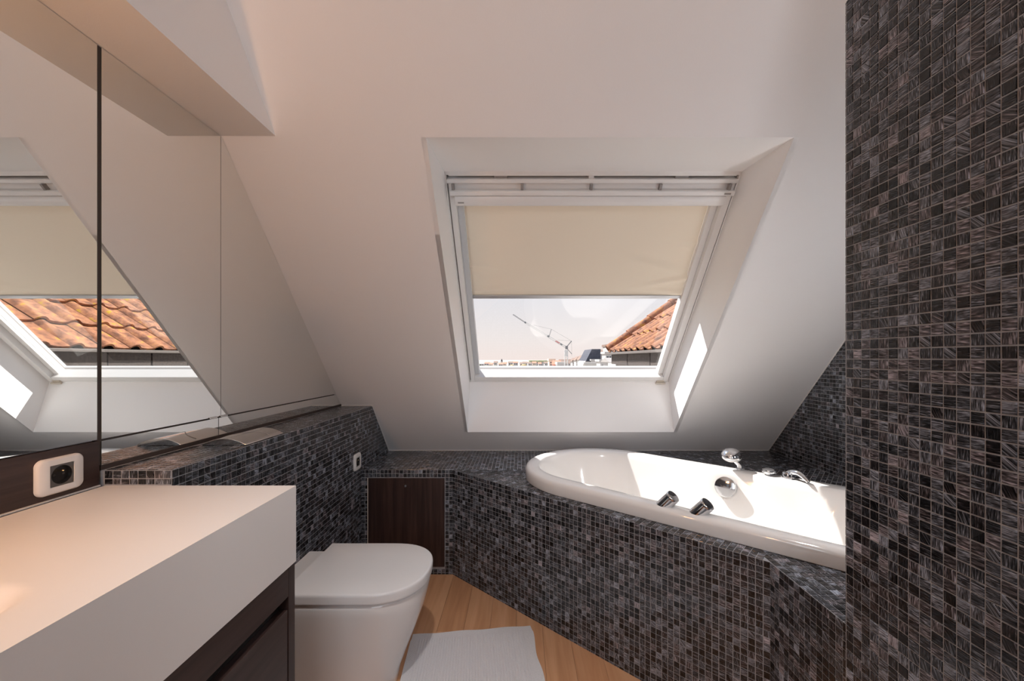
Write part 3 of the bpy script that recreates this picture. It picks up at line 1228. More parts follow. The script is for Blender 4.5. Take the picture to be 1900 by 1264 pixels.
# ------------------------------------------------------------------ vanity
def vanity():
    y0 = -0.42
    # counter with an integrated basin
    nx, ny = 56, 150
    X0, X1 = XM + .012, XC
    bx, by, hx, hy, rr = -.832, .175, .168, .405, .07

    def depth(x, y):
        qx, qy = abs(x - bx) - hx + rr, abs(y - by) - hy + rr
        s = min(max(qx, qy), 0) + math.hypot(max(qx, 0), max(qy, 0)) - rr
        t = min(1, max(0, -s / .085))
        return .11 * (t * t * (3 - 2 * t))
    root = empty('washbasin_counter', ((X0 + X1) / 2, YC, ZC - .194), 'thick white washbasin counter lit warm orange, under the mirrors', 'counter')
    xs = [X0 + (X1 - X0) * i / nx for i in range(nx + 1)]
    ys = [y0 + (YC - y0) * i / ny for i in range(ny + 1)]
    vs_ = [(x, y, ZC - depth(x, y)) for y in ys for x in xs]
    fs = [(j * (nx + 1) + i, j * (nx + 1) + i + 1, (j + 1) * (nx + 1) + i + 1, (j + 1) * (nx + 1) + i) for j in range(ny) for i in range(nx)]
    MB().add(vs_, fs).build('basin_top', 'counter_white', root, smooth=True, auto=False, fix=False)
    zb = ZC - .194
    m = MB()
    m.quad((X1, y0, zb), (X1, YC, zb), (X1, YC, ZC), (X1, y0, ZC))
    m.quad((X0, YC, zb), (X0, YC, ZC), (X1, YC, ZC), (X1, YC, zb))
    m.quad((X0, y0, zb), (X1, y0, zb), (X1, y0, ZC), (X0, y0, ZC))
    m.quad((X0, y0, zb), (X0, YC, zb), (X1, YC, zb), (X1, y0, zb))
    m.quad((X0, y0, zb), (X0, y0, ZC), (X0, YC, ZC), (X0, YC, zb))
    m.build('apron', 'counter_white', root)
    MB().lathe((bx, by, ZC - .1102), (0, 0, 1), [(0, 0), (.03, 0), (.03, .003), (.026, .005), (0, .004)], 28).build('drain', 'chrome', root, smooth=True)

    cab = empty('vanity_cabinet', ((X0 + X1) / 2, YC, 0.0), 'dark wenge vanity cabinet below the white counter', 'cabinet')
    zt = zb - .001
    xf = XC - .002
    th = .030
    MB().box((X0, YC - th, 0.0), (xf, YC - .002, zt)).build('end_panel', 'wenge', cab, bevel=.0008)
    MB().box((xf - .02, y0, .622), (xf, YC - th - .0005, zt)).build('top_rail', 'wenge_long', cab, bevel=.0008)
    MB().box((X0, y0, .10), (xf - .055, YC - th - .001, zt - .01)).build('carcass', 'dark_gap', cab)
    for a, b in ((.155, YC - th - .003), (y0, .152)):
        d = MB()
        d.box((xf - .022, a, .11), (xf - .001, b, .590)).build('drawer_front', 'wenge_long', cab, bevel=.0008)
    MB().box((xf - .055, y0, 0.0), (xf - .05, YC - th - .001, .11)).build('plinth', 'dark_gap', cab)
    # finger pull profile above the drawers
    MB().box((xf - .030, y0, .586), (xf - .022, YC - th - .003, .604)).build('finger_pull', 'socket_black', cab, bevel=.001)

    bs = box_obj('backsplash', (XM - .010, y0, ZC + .0015), (XM + .004, YC - .0065, 1.005), 'wenge_long', bevel=.0008, origin=(XM, YC, ZC))
    tag(bs, 'dark wooden splashback strip between counter and large mirror', 'splashback')
    tr = box_obj('trim_9', (XM + .004, y0, ZC + .0005), (XM + .008, YC - .007, ZC + .004), 'silicone')
    tag(tr, 'pale sealant line along the splashback and counter', 'sealant', kind='structure')


def socket(loc, wdt, hgt, label, deep=True):
    """power socket on a wall facing +X; loc = centre on the wall surface"""
    x, y, z = loc
    root = empty('wall_socket', (x, y, z - hgt / 2), label, 'socket')

    def rr(w_, h_, r, n=8):
        c = [(-w_ / 2, -h_ / 2, r), (w_ / 2, -h_ / 2, r), (w_ / 2, h_ / 2, r), (-w_ / 2, h_ / 2, r)]
        return rounded(c, n)
    hw, hh = .050, .050
    big = rr(wdt, hgt, .014)
    # bulge the two sides a little
    big = [(a * (1 + .05 * (1 - (b / (hgt / 2)) ** 2)), b) for a, b in big]
    hole = rr(hw, hh, .0015)
    rings = []
    for s, dx in ((1.0, .0005), (1.0, .005), (.97, .008), (.90, .0105)):
        rings.append([(x + dx, y + a * s, z + b * s) for a, b in big])
    rings.append([(x + .0105, y + a, z + b) for a, b in hole])
    rings.append([(x + .004, y + a, z + b) for a, b in hole])
    MB().loft(rings, cap0=True, cap1=False).build('cover_plate', 'white_plastic', root, smooth=True)
    ins = MB()
    rings = []
    R0 = .0212
    sq = resample(rr(hw - .001, hh - .001, .001), 56)
    nn = len(sq)
    an = [math.atan2(b, a) for a, b in sq]
    rings.append([(x + .003, y + a, z + b) for a, b in sq])
    rings.append([(x + .009, y + a, z + b) for a, b in sq])
    rings.append([(x + .009, y + R0 * math.cos(q), z + R0 * math.sin(q)) for q in an])
    ins.loft(rings, False, False)
    iso = ins.build('insert', 'socket_dark', root, smooth=True)
    w_ = MB()
    rings = [[(x + .009, y + R0 * math.cos(q), z + R0 * math.sin(q)) for q in an],
             [(x + .0012, y + (R0 - .001) * math.cos(q), z + (R0 - .001) * math.sin(q)) for q in an]]
    w_.loft(rings, False, True)
    w_.build('well', 'socket_black', root, smooth=True)
    MB().lathe((x + .001, y, z + .009), (1, 0, 0), [(0, 0), (.0024, 0), (.0024, .010), (.0014, .012), (0, .0125)], 14).build('earth_pin', 'brass_pin', root, smooth=True)
    for s in (-1, 1):
        MB().lathe((x + .0011, y + s * .0095, z), (1, 0, 0), [(0, 0), (.0026, 0), (.0026, .0006), (0, .0006)], 14).build('pin_hole', 'dark_gap', root)


def flush_plate():
    x0, x1 = -1.045, -.902
    ya, yb = 1.322, 1.532
    z0 = ZL + .0018
    root = empty('flush_plate', ((x0 + x1) / 2, (ya + yb) / 2, z0), 'arched chrome toilet flush plate lying on the tiled ledge', 'flush plate')

    def hgt(x):
        t = (x - (x0 + x1) / 2) / ((x1 - x0) / 2)
        return .0035 + .0195 * (1 - t * t)
    nx, ny = 24, 30
    m = MB()
    xs = [x0 + (x1 - x0) * i / nx for i in range(nx + 1)]
    prof = [(x, hgt(x)) for x in xs]
    rings = []
    for yy in (ya, yb):
        rings.append([(x, yy, z0 + h) for x, h in prof] + [(x1, yy, z0), (x0, yy, z0)])
    m.loft(rings)
    m.build('plate', 'satin_chrome', root, smooth=True, bevel=.0012)
    # S-shaped joint between the two buttons
    pts = []
    for i in range(25):
        t = i / 24
        x = x0 + .008 + (x1 - x0 - .016) * t
        y = (ya + yb) / 2 + .035 * math.sin((t - .5) * math.pi * 1.3)
        pts.append((x, y, z0 + hgt(x) + .0004))
    MB().tube(pts, .0014, 6).build('button_joint', 'seal_grey', root, smooth=True)


# ------------------------------------------------------------------ toilet
def dshape(xb, xf, hw, xs, yc, ex=2.35, n=28):
    """outline from the wall (xb) to the rounded front (xf); straight sides up to xs"""
    pts = []
    for i in range(n + 1):
        q = -math.pi / 2 + math.pi * i / n
        c, s = math.cos(q), math.sin(q)
        px = xs + (xf - xs) * abs(c) ** (2 / ex)
        py = hw * math.copysign(abs(s) ** (2 / ex), s)
        pts.append((px, yc + py))
    k = 6
    left = [(xs + (xb - xs) * i / k, yc + hw) for i in range(1, k + 1)]
    right = [(xb + (xs - xb) * i / k, yc - hw) for i in range(0, k)]
    return pts + left + right


def toilet():
    yc = 1.527
    xb = XL + .003
    root = empty('toilet', (-.67, yc, 0), 'white ceramic back-to-wall toilet with its lid closed', 'toilet')
    prof = [(0.0, -.468, .130), (.012, -.466, .132), (.06, -.455, .137), (.14, -.425, .147), (.22, -.392, .159), (.29, -.367, .170), (.345, -.353, .179), (.372, -.349, .182), (.382, -.351, .180), (.386, -.356, .176)]
    rings = []
    for z, xf, hw in prof:
        rings.append([(p[0], p[1], z) for p in dshape(xb, xf, hw, xf - .20, yc)])
    MB().loft(rings).build('bowl', 'ceramic', root, smooth=True)
    # ceramic shelf behind the hinges
    r = []
    for z, o in ((.386, .0), (.396, .0), (.400, .004)):
        r.append([(xb, yc - .182 + o, z), (-.806, yc - .182 + o, z), (-.806, yc + .182 - o, z), (xb, yc + .182 - o, z)])
    MB().loft(r).build('rear_shelf', 'ceramic', root, bevel=.003)
    r = [[(p[0], p[1], z) for p in dshape(-.796, -.352, .178, -.54, yc)] for z in (.387, .396)]
    MB().loft(r).build('seat', 'lid_white', root, smooth=True)
    r = []
    for z, o in ((.3965, .003), (.3980, .0), (.420, -.001), (.4260, .0), (.4290, .0025), (.4303, .007)):
        r.append([(p[0], p[1], z) for p in dshape(-.799, -.340 - o, .190 - o, -.535, yc)])
    r.append([(-.60 + (p[0] + .60) * .5, yc + (p[1] - yc) * .5, .4318) for p in dshape(-.799, -.351, .179, -.535, yc)])
    MB().loft(r).build('lid', 'lid_white', root, smooth=True)
    for s in (-1, 1):
        MB().tube([(-.80, yc + s * .075, .402), (-.80, yc + s * .075 + .045, .402)], .008, 12).build('hinge', 'chrome', root, smooth=True)


def bath_mat():
    # quadrilateral with slightly wavy hem, ribbed field
    A = Vector((-.475, 1.765))   # far left
    B = Vector((.046, 1.826))    # far right
    C = Vector((.160, .98))      # near right
    D = Vector((-.400, .93))     # near left
    root = empty('bath_mat', (-.14, 1.4, 0), 'white ribbed cotton bath mat on the floor before the toilet', 'bath mat')
    nu, nv = 150, 120
    hem = .07

    def P(u, v):
        p = A.lerp(B, u).lerp(D.lerp(C, u), v)
        wv = .004 * math.sin(v * 23) * (u > .97) + .003 * math.sin(u * 17 + 1)*(v < .05)
        return p.x + wv, p.y + wv

    def field(inside_):
        m = MB()
        if inside_:
            us = [hem + (1 - 2 * hem) * i / 336 for i in range(337)]
            vs2 = [.05 + .9 * i / 60 for i in range(61)]
        else:
            us = [i / 80 for i in range(81)]
            vs2 = [i / 80 for i in range(81)]
        pts = []
        for j, v in enumerate(vs2):
            for i, u in enumerate(us):
                x, y = P(u, v)
                if inside_:
                    z = .0085 + (.0030 if (i % 8) in (1, 2, 3, 4, 5) else -.0014) + .0007 * math.sin(v * 160 + (i // 8) * 1.7)
                else:
                    z = .0062 + .0012 * math.sin(u * 41 + v * 9) * math.sin(v * 37)
                pts.append((x, y, z))
        n1 = len(us)
        fs = []
        for j in range(len(vs2) - 1):
            for i in range(n1 - 1):
                fs.append((j * n1 + i, j * n1 + i + 1, (j + 1) * n1 + i + 1, (j + 1) * n1 + i))
        m.add(pts, fs)
        if not inside_:
            # edge skirts down to the floor
            edge = [(u, 0) for u in us] + [(1, v) for v in vs2] + [(u, 1) for u in us[::-1]] + [(0, v) for v in vs2[::-1]]
            for a, b in zip(edge, edge[1:]):
                pa, pb = P(*a), P(*b)
                m.quad((*pa, .0005), (*pb, .0005), (*pb, .0062), (*pa, .0062))
        return m
    field(False).build('hem', 'mat_cotton', root, smooth=True, fix=False)
    field(True).build('ribbed_field', 'mat_cotton', root, smooth=True, fix=False, auto=False)


# ------------------------------------------------------------------ skylight and blind
WO = Vector((0, 1.807, 2.052))


def W(x, v, q):
    """window-local: x along the window, v down the slope, q into the room"""
    return WO + Vector((x, 0, 0)) + SL * v + SN * q


def wbox(m, x0, x1, v0, v1, q0, q1):
    return m.box((x0, v0, q0), (x1, v1, q1), M=lambda p: W(*p))


def skylight():
    root = empty('window_1', W(.32, .66, 0), 'white framed roof window in the sloping wall above the bath', 'window', kind='structure')
    x0, x1, vb = -.342, .990, 1.331
    m = MB()
    # fixed outer frame
    wbox(m, x0, x0 + .006, 0, vb, -.14, .004)
    wbox(m, x1 - .006, x1, 0, vb, -.14, .004)
    wbox(m, x0, x1, -.02, .012, -.14, .004)
    wbox(m, x0, x1, vb - .012, vb + .01, -.14, .004)
    m.build('outer_frame', 'frame_white', root)
    m = MB()
    wbox(m, x0 + .006, x1 - .006, .010, vb - .010, -.10, -.055)
    # hollow: replaced by four strips of rubber seal
    m = MB()
    wbox(m, x0 + .006, x0 + .012, .01, vb - .01, -.12, -.012)
    wbox(m, x1 - .012, x1 - .006, .01, vb - .01, -.12, -.012)
    wbox(m, x0 + .006, x1 - .006, vb - .016, vb - .010, -.12, -.006)
    m.build('seal', 'seal_grey', root)
    # sash
    s0, s1 = x0 + .012, x1 - .012
    g0, g1 = -.274, .912
    m = MB()
    wbox(m, s0, -.304, .072, vb - .016, -.070, .010)
    wbox(m, -.304, g0, .105, 1.285, -.070, -.040)
    m.build('sash_stile', 'frame_white', root, bevel=.002)
    m = MB()
    wbox(m, .944, s1, .072, vb - .016, -.070, .010)
    wbox(m, g1, .944, .105, 1.285, -.070, -.040)
    m.build('sash_stile', 'frame_white', root, bevel=.002)
    m = MB()
    wbox(m, -.304, .944, 1.285, vb - .016, -.070, .008)
    m.build('bottom_rail', 'frame_white', root, bevel=.002)
    m = MB()
    wbox(m, s0, s1, .045, .105, -.11, .006)
    m.build('top_rail', 'frame_white', root, bevel=.002)
    # ventilation slot and flap above
    m = MB()
    wbox(m, s0 + .03, s1 - .03, .012, .030, -.06, -.05)
    m.build('vent_slot', 'dark_gap', root)
    m = MB()
    wbox(m, s0 + .005, s1 - .005, .008, .0165, -.05, .003)
    m.build('vent_lip', 'frame_white', root)
    m = MB()
    wbox(m, s0 - .004, s1 + .004, .028, .046, -.05, .016)
    vf = m.build('vent_flap', 'frame_white', root, bevel=.003)
    for x in (.32, -.09, .73):
        m = MB()
        wbox(m, x - (.012 if x == .32 else .03), x + (.012 if x == .32 else .03), .0155, .029, -.045, .0)
        m.build('vent_bracket', 'frame_white' if x == .32 else 'seal_grey', root)
    # grab bar on five clips
    m = MB()
    wbox(m, s0 + .006, s1 - .004, .072, .093, .018, .040)
    gb = m.build('grab_bar', 'frame_white', root, bevel=.004)
    for i in range(5):
        x = s0 + .022 + (s1 - s0 - .05) * i / 4
        m = MB()
        wbox(m, x - .006, x + .006, .046, .075, .004, .026)
        m.build('bar_clip', 'seal_grey', root, bevel=.001)
    m = MB()
    wbox(m, s1 - .052, s1 - .022, .0795, .0865, .0398, .0406)
    m.build('maker_plate', 'seal_grey', gb)
    # glass
    m = MB()
    a, b, c, d = W(g0 - .01, .09, -.062), W(g1 + .01, .09, -.062), W(g1 + .01, 1.295, -.062), W(g0 - .01, 1.295, -.062)
    m.quad(a, b, c, d)
    m.build('pane', 'window_glass', root, fix=False)
    # barrel bolt at the lower right corner
    m = MB()
    wbox(m, .905, .955, 1.312, 1.345, .004, .012)
    lt = m.build('latch', 'beige_latch', root, bevel=.002)
    m = MB()
    m.tube([W(.898, 1.330, .018), W(.962, 1.330, .018)], .007, 12)
    m.build('latch_bolt', 'beige_latch', lt, smooth=True)
    # outside sill flashing
    m = MB()
    wbox(m, x0 - .03, .32, 1.375, 1.52, -.16, -.10)
    m.build('outer_sill', 'ext_sill', root)
    m = MB()
    wbox(m, .322, x1 + .03, 1.375, 1.52, -.16, -.10)
    m.build('outer_sill', 'ext_sill', root)


def blind():
    x0, x1 = -.2738, .9118
    root = empty('roller_blind', W(.32, .66, 0), 'cream roller blind pulled halfway down over the roof window', 'blind')
    # cassette with rounded lower front
    prof = [(.097, -.036), (.097, .030), (.106, .036), (.130, .036), (.142, .028), (.148, .014), (.148, -.036)]
    MB().loft([[W(x, v, q) for v, q in prof] for x in (-.3035, .9435)]).build('cassette', 'frame_white', root, bevel=.002)
    m = MB()
    wbox(m, -.290, -.262, .122, .128, .0355, .0363)
    m.build('maker_plate', 'seal_grey', root)
    # fabric with puckers along the side rails
    nx, nv = 120, 60
    v0, v1 = .125, .690
    pts, fs = [], []
    for j in range(nv + 1):
        v = v0 + (v1 - v0) * j / nv
        for i in range(nx + 1):
            t = i / nx
            x = x0 + (x1 - x0) * t
            q = -.050
            vv = j / nv
            # diagonal creases from the sides
            for (cx, cv, sx_, sv, ang, h) in ((.03, .66, .10, .035, .35, .010), (.97, .80, .16, .03, -.45, .010), (.84, .66, .16, .05, .62, .008), (.98, .42, .06, .03, .2, .006), (.05, .93, .16, .03, -.25, .008), (.95, .95, .12, .03, .25, .008), (.02, .38, .05, .03, .2, .005)):
                dx, dv = t - cx, vv - cv
                a = dx * math.cos(ang) + dv * math.sin(ang)
                b = -dx * math.sin(ang) + dv * math.cos(ang)
                q += 1.6 * h * math.exp(-(a / sx_) ** 2 - (b / sv) ** 2)
            q += .0012 * math.sin(vv * 60) * math.exp(-(min(t, 1 - t) / .02) ** 2)
            q -= .006 * math.exp(-((vv - 1) / .03) ** 2) * 0
            pts.append(W(x, v, q))
    for j in range(nv):
        for i in range(nx):
            a = j * (nx + 1) + i
            fs.append((a, a + 1, a + nx + 2, a + nx + 1))
    MB().add(pts, fs).build('fabric', 'blind_fabric', root, smooth=True, auto=False, fix=False)
    m = MB()
    wbox(m, x0, x1, .681, .703, -.057, -.041)
    m.build('bottom_bar', 'blind_bar', root, bevel=.003)
    for a, b in ((-.3035, -.2735), (.9115, .9435)):
        m = MB()
        wbox(m, a, b, .150, 1.283, -.0395, -.022)
        m.build('side_rail', 'rail_grey' if a < 0 else 'frame_white', root, bevel=.002)


# ------------------------------------------------------------------ added lamps, none in view
def fill_downlight(x, y, z, label, power, col, group, aim, size=100, blend=.9):
    root = empty('fill_downlight', (x, y, z), label, 'lamp', group)
    MB().lathe((x, y, z - .001), (0, 0, -1), [(.034, 0), (.046, 0), (.046, .003), (.042, .006), (.034, .006), (.034, 0)], 32).build('trim_ring', 'lamp_trim', root, smooth=True)
    MB().lathe((x, y, z - .0005), (0, 0, -1), [(0, 0), (.033, 0), (.033, .002), (0, .002)], 24).build('bulb', 'fill_bulb', root)
    ld = bpy.data.lights.new('fill_beam', 'SPOT')
    ld.energy = power
    ld.color = col
    ld.spot_size = math.radians(size)
    ld.spot_blend = blend
    ld.shadow_soft_size = .03
    o = bpy.data.objects.new('fill_beam', ld)
    COL.objects.link(o)
    o.parent = root
    o.location = (0, 0, -.012)
    o.rotation_euler = (Vector(aim) - Vector((x, y, z))).to_track_quat('-Z', 'Y').to_euler()


def fill_globe_lamp(name, p, d, r, m_, label, group=None):
    p, d = Vector(p), Vector(d)
    root = empty(name, p, label, 'lamp', group)
    MB().lathe(p, d, [(0, 0), (r * .9, 0), (r * .9, .010), (r * .8, .014), (0, .014)], 32).build('wall_plate', 'chrome', root, smooth=True)
    MB().tube([p + d * .012, p + d * .050], .008, 14).build('arm', 'chrome', root, smooth=True)
    MB().lathe(p + d * .046, d, [(r * math.sin(math.pi * i / 14), r - r * math.cos(math.pi * i / 14)) for i in range(15)], 24).build('globe', m_, root, smooth=True)


# ------------------------------------------------------------------ outside
def neighbour_roof():
    E, z0 = 1.20, 1.318
    y0, y1 = 2.50, 5.2
    pa = math.radians(36)
    R = Vector((math.cos(pa), 0, math.sin(pa)))
    Nn = Vector((-math.sin(pa), 0, math.cos(pa)))
    root = empty('neighbouring_roof', (E, 4.2, z0 - 1), 'orange clay pantile roof with yellow lichen, just outside the skylight', 'roof')
    base = world_loc(root)
    # pantile mesh: local x up the slope, y along the eave, z normal
    wd, ln, course = .225, .40, .335
    n = 12
    pts, fs = [], []
    prof = []
    for i in range(n + 1):
        t = i / n
        z = .030 * math.sin(math.pi * min(1, t / .42)) if t < .42 else -.008 * math.sin(math.pi * (t - .42) / .58)
        prof.append((t * wd * 1.06, z))
    for (xx, lift) in ((0.0, .030), (ln, .0)):
        for y, z in prof:
            pts.append((xx, y, z + lift))
    for y, z in prof:
        pts.append((0.0, y, z + .012))
    k = n + 1
    for i in range(n):
        fs.append((i, i + 1, k + i + 1, k + i))
        fs.append((i, 2 * k + i, 2 * k + i + 1, i + 1))
    me = bpy.data.meshes.new('pantile')
    me.from_pydata(pts, [], fs)
    for p in me.polygons:
        p.use_smooth = True
    me.set_sharp_from_angle(angle=math.radians(50))
    me.materials.append(MATS['lichen_clay'])
    rows, cols = 9, int((y1 - y0) / wd)
    for r in range(rows):
        for c in range(cols):
            yy = y1 - (c + 1) * wd
            if yy < 2.55 + 0:
                continue
            o = bpy.data.objects.new('pantile', me)
            M = Matrix((R, Vector((0, 1, 0)), Nn)).transposed().to_4x4()
            p = Vector((E - .05, yy, z0 - .035)) + R * (r * course) + Nn * random.uniform(-.003, .003)
            M.translation = p - base
            o.parent = root
            o.matrix_local = M @ Matrix.Rotation(random.uniform(-.006, .006), 4, 'Z')
            COL.objects.link(o)
    # verge caps along the far gable
    for r in range(rows):
        p = Vector((E - .06, y1 + .03, z0 + .005)) + R * (r * course)
        q = p + R * (course + .05)
        m = MB()
        rings = []
        for pp, rad in ((p, .070), (q, .055)):
            ring = []
            for i in range(13):
                a = math.pi * (-.12 + 1.24 * i / 12)
                ring.append(pp + Vector((0, 1, 0)) * math.cos(a) * rad + Nn * math.sin(a) * rad)
            for i in range(12, -1, -1):
                a = math.pi * (-.12 + 1.24 * i / 12)
                ring.append(pp + Vector((0, 1, 0)) * math.cos(a) * (rad - .014) + Nn * math.sin(a) * (rad - .014))
            rings.append(ring)
        m.loft(rings)
        m.build('verge_tile', 'lichen_clay', root, smooth=True)
    # roof body below the tiles
    far = E + 2.6
    m = MB()
    m.prism([(E + .0, y1, z0 - .06), (far, y1, z0 - .06 + (far - E) * math.tan(pa)), (far, y1, z0 - .4), (E + .0, y1, z0 - .10)], (0, -(y1 - 2.62), 0))
    m.build('roof_deck', 'fascia_slate', root)
    # gutter and fascia slates along the eave
    MB().box((E - .085, 2.62, z0 - .055), (E - .03, y1 + .05, z0 - .030)).build('gutter', 'gutter_zinc', root, bevel=.004)
    y = y1
    i = 0
    while y > 2.7:
        MB().box((E - .030 - .004 * (i % 2), y - .385, z0 - .175), (E - .012, y - .008, z0 - .055)).build('fascia_slate', 'fascia_slate', root, bevel=.002)
        y -= .39
        i += 1
    MB().box((E + .02, 3.06, -3), (far, y1 - .05, z0 - .09)).build('cheek_wall', 'cheek_grey', root)
    MB().box((E + .02, 2.72, 1.02), (far, 3.06, z0 - .09)).build('cheek_wall', 'cheek_grey', root)


def OUT(x, y, D):
    """outside point seen at picture position x, y when standing D metres away"""
    return Vector(((x - PX) * D / F, D, CAMZ + (PY - y) * D / F))


def house(name, label, x0, x1, yt, ye, D, wall_m, roof_m, dep=9.0, kind='gable', wins=(3, 2), cat='house', group='distant houses'):
    """x0..x1 width, ye eave height, yt ridge height (picture rows at distance D)"""
    a = OUT(x0, ye, D)
    b = OUT(x1, ye, D)
    t = OUT(x0, yt, D)
    g = -9.0
    root = empty(name, ((a.x + b.x) / 2, D, g), label, cat, group)
    MB().box((a.x, D, g), (b.x, D + dep, a.z)).build('walls', wall_m, root)
    if kind == 'gable':        # ridge along X
        m = MB()
        o = .3
        m.prism([(a.x - o, D - o, a.z - .1), (a.x - o, D + dep / 2, t.z), (a.x - o, D + dep + o, a.z - .1)], (b.x - a.x + 2 * o, 0, 0))
        m.build('roof', roof_m, root)
    elif kind == 'front':      # gable towards the viewer
        m = MB()
        mid = (a.x + b.x) / 2
        m.prism([(a.x - .3, D - .3, a.z - .1), (mid, D - .3, t.z), (b.x + .3, D - .3, a.z - .1)], (0, dep, 0))
        m.build('roof', roof_m, root)
    elif kind == 'left':       # slope rising from the left, like a mansard
        m = MB()
        m.prism([(a.x, D - .3, a.z - .1), (a.x + (b.x - a.x) * .42, D - .3, t.z), (b.x, D - .3, t.z), (b.x, D - .3, a.z - .1)], (0, dep, 0))
        m.build('roof', roof_m, root)
    else:
        MB().box((a.x - .2, D - .2, a.z), (b.x + .2, D + dep + .2, a.z + max(.3, t.z - a.z))).build('roof', roof_m, root)
    nc, nr = wins
    wv = (b.x - a.x) / (nc * 2 + 1)
    hz = min(1.5, (a.z - CAMZ + 14 * D / F) / (nr * 1.7 + .3)) if a.z - CAMZ + 14 * D / F > 1 else .8
    for r in range(nr):
        for c in range(nc):
            wx = a.x + wv * (2 * c + 1)
            wz = a.z - .4 - hz - r * hz * 1.7
            MB().box((wx, D - .06, wz), (wx + wv, D + .05, wz + hz)).build('window', 'house_window', root)
    return root


def tree(label, x, y, D, r, m_, group, squash=.8):
    c = OUT(x, y, D)
    root = empty('tree', (c.x, D, -9), label, 'tree', group)
    rs = random.Random(int(x * 7 + y))
    bm = bmesh.new()
    for k in range(7):
        q = Vector((rs.uniform(-.5, .5), rs.uniform(-.4, .4), rs.uniform(-.45, .25))) * r
        mt = Matrix.Translation(c + q) @ Matrix.Diagonal((1, 1, squash, 1))
        bmesh.ops.create_icosphere(bm, subdivisions=2, radius=r * rs.uniform(.42, .62), matrix=mt)
    for v in bm.verts:
        v.co += Vector((rs.uniform(-1, 1), rs.uniform(-1, 1), rs.uniform(-1, 1))) * r * .06
    bm.verts.index_update()
    M_ = MB()
    M_.add([tuple(v.co) for v in bm.verts], [tuple(v.index for v in f.verts) for f in bm.faces])
    bm.free()
    M_.build('crown', m_, root, fix=False)
    MB().tube([(c.x, D, -9), (c.x, D, c.z - r * .2)], [r * .10, r * .06], 6).build('trunk', 'bark', root)


def bar(m, a, b, r):
    m.tube([a, b], r, 4, caps=False)


def lattice(m, a, b, wd, n, r, up=Vector((0, 1, 0))):
    a, b = Vector(a), Vector(b)
    t = (b - a).normalized()
    s1 = t.cross(up).normalized() * wd / 2
    s2 = up.normalized() * wd / 2
    cs = (s1 + s2, s1 - s2, -s1 - s2, -s1 + s2)
    for c in cs:
        bar(m, a + c, b + c, r)
    for i in range(n):
        p, q = a.lerp(b, i / n), a.lerp(b, (i + 1) / n)
        for k in range(4):
            bar(m, p + cs[k], q + cs[(k + 1) % 4], r * .7)


def crane():
    D = 120.0
    base = OUT(1050, 700, D)
    root = empty('tower_crane', (base.x, D, -9), 'white and red tower crane with its raised jib against the sky', 'crane')
    foot = Vector((base.x, D, -9))
    top = OUT(1050.5, 650, D)
    m = MB()
    lattice(m, foot, top, 5.6 * D / F, 9, .10)
    m.build('tower', 'crane_white', root)
    sh = MB()
    a, b = OUT(1048, 661, D), OUT(1053, 649, D)
    sh.box((a.x, D - .45, a.z), (b.x, D + .45, b.z)).build('tower_sleeve', 'crane_white', root)
    a, b = OUT(1049, 648, D), OUT(1053.5, 642, D)
    MB().box((a.x, D - .5, a.z), (b.x, D + .5, b.z)).build('slewing_head', 'crane_dark', root, bevel=.05)
    p0, p1, p2 = OUT(1051, 645, D), OUT(1017, 624.5, D), OUT(975, 599, D)
    tip = OUT(951.5, 583.5, D)
    m = MB()
    lattice(m, p0, p1, .52, 10, .075)
    m.build('inner_jib', 'crane_white', root)
    m = MB()
    lattice(m, p1, p2, .42, 12, .06)
    m.build('outer_jib', 'crane_white', root)
    m = MB()
    lattice(m, p2, tip, .22, 8, .045)
    m.build('jib_tip', 'crane_dark', root)
    a, b = OUT(1031, 632.5, D), OUT(1038, 637, D)
    MB().tube([a, b], .36, 4).build('red_panel', 'crane_red', root)['label'] = 'red jib panel'
    a, b = OUT(1039.5, 638, D), OUT(1043.5, 640.5, D)
    MB().tube([a, b], .30, 4).build('dark_panel', 'crane_dark', root)
    MB().tube([OUT(1016, 624.8, D), OUT(1019, 623.5, D)], .36, 5).build('jib_hinge', 'crane_dark', root)
    MB().tube([OUT(973.5, 599.2, D), OUT(975.5, 598, D)], .34, 5).build('trolley', 'crane_dark', root)
    m1_ = OUT(1023, 611, D)
    bar(mm := MB(), OUT(1019, 624, D), m1_, .10)
    mm.build('mast', 'crane_dark', root)
    cj = OUT(1060.5, 633, D)
    mm = MB()
    bar(mm, OUT(1053, 642, D), cj, .16)
    mm.build('rear_mast', 'crane_dark', root)
    mm = MB()
    bar(mm, OUT(1053, 648, D), OUT(1061, 657, D), .11)
    mm.build('counter_arm', 'crane_dark', root)
    mm = MB()
    for a, b in ((m1_, cj), (m1_, OUT(990, 603.5, D)), (cj, OUT(1035, 631, D)), (cj, OUT(1061, 660, D))):
        bar(mm, a, b, .03)
    mm.build('cables', 'crane_dark', root)


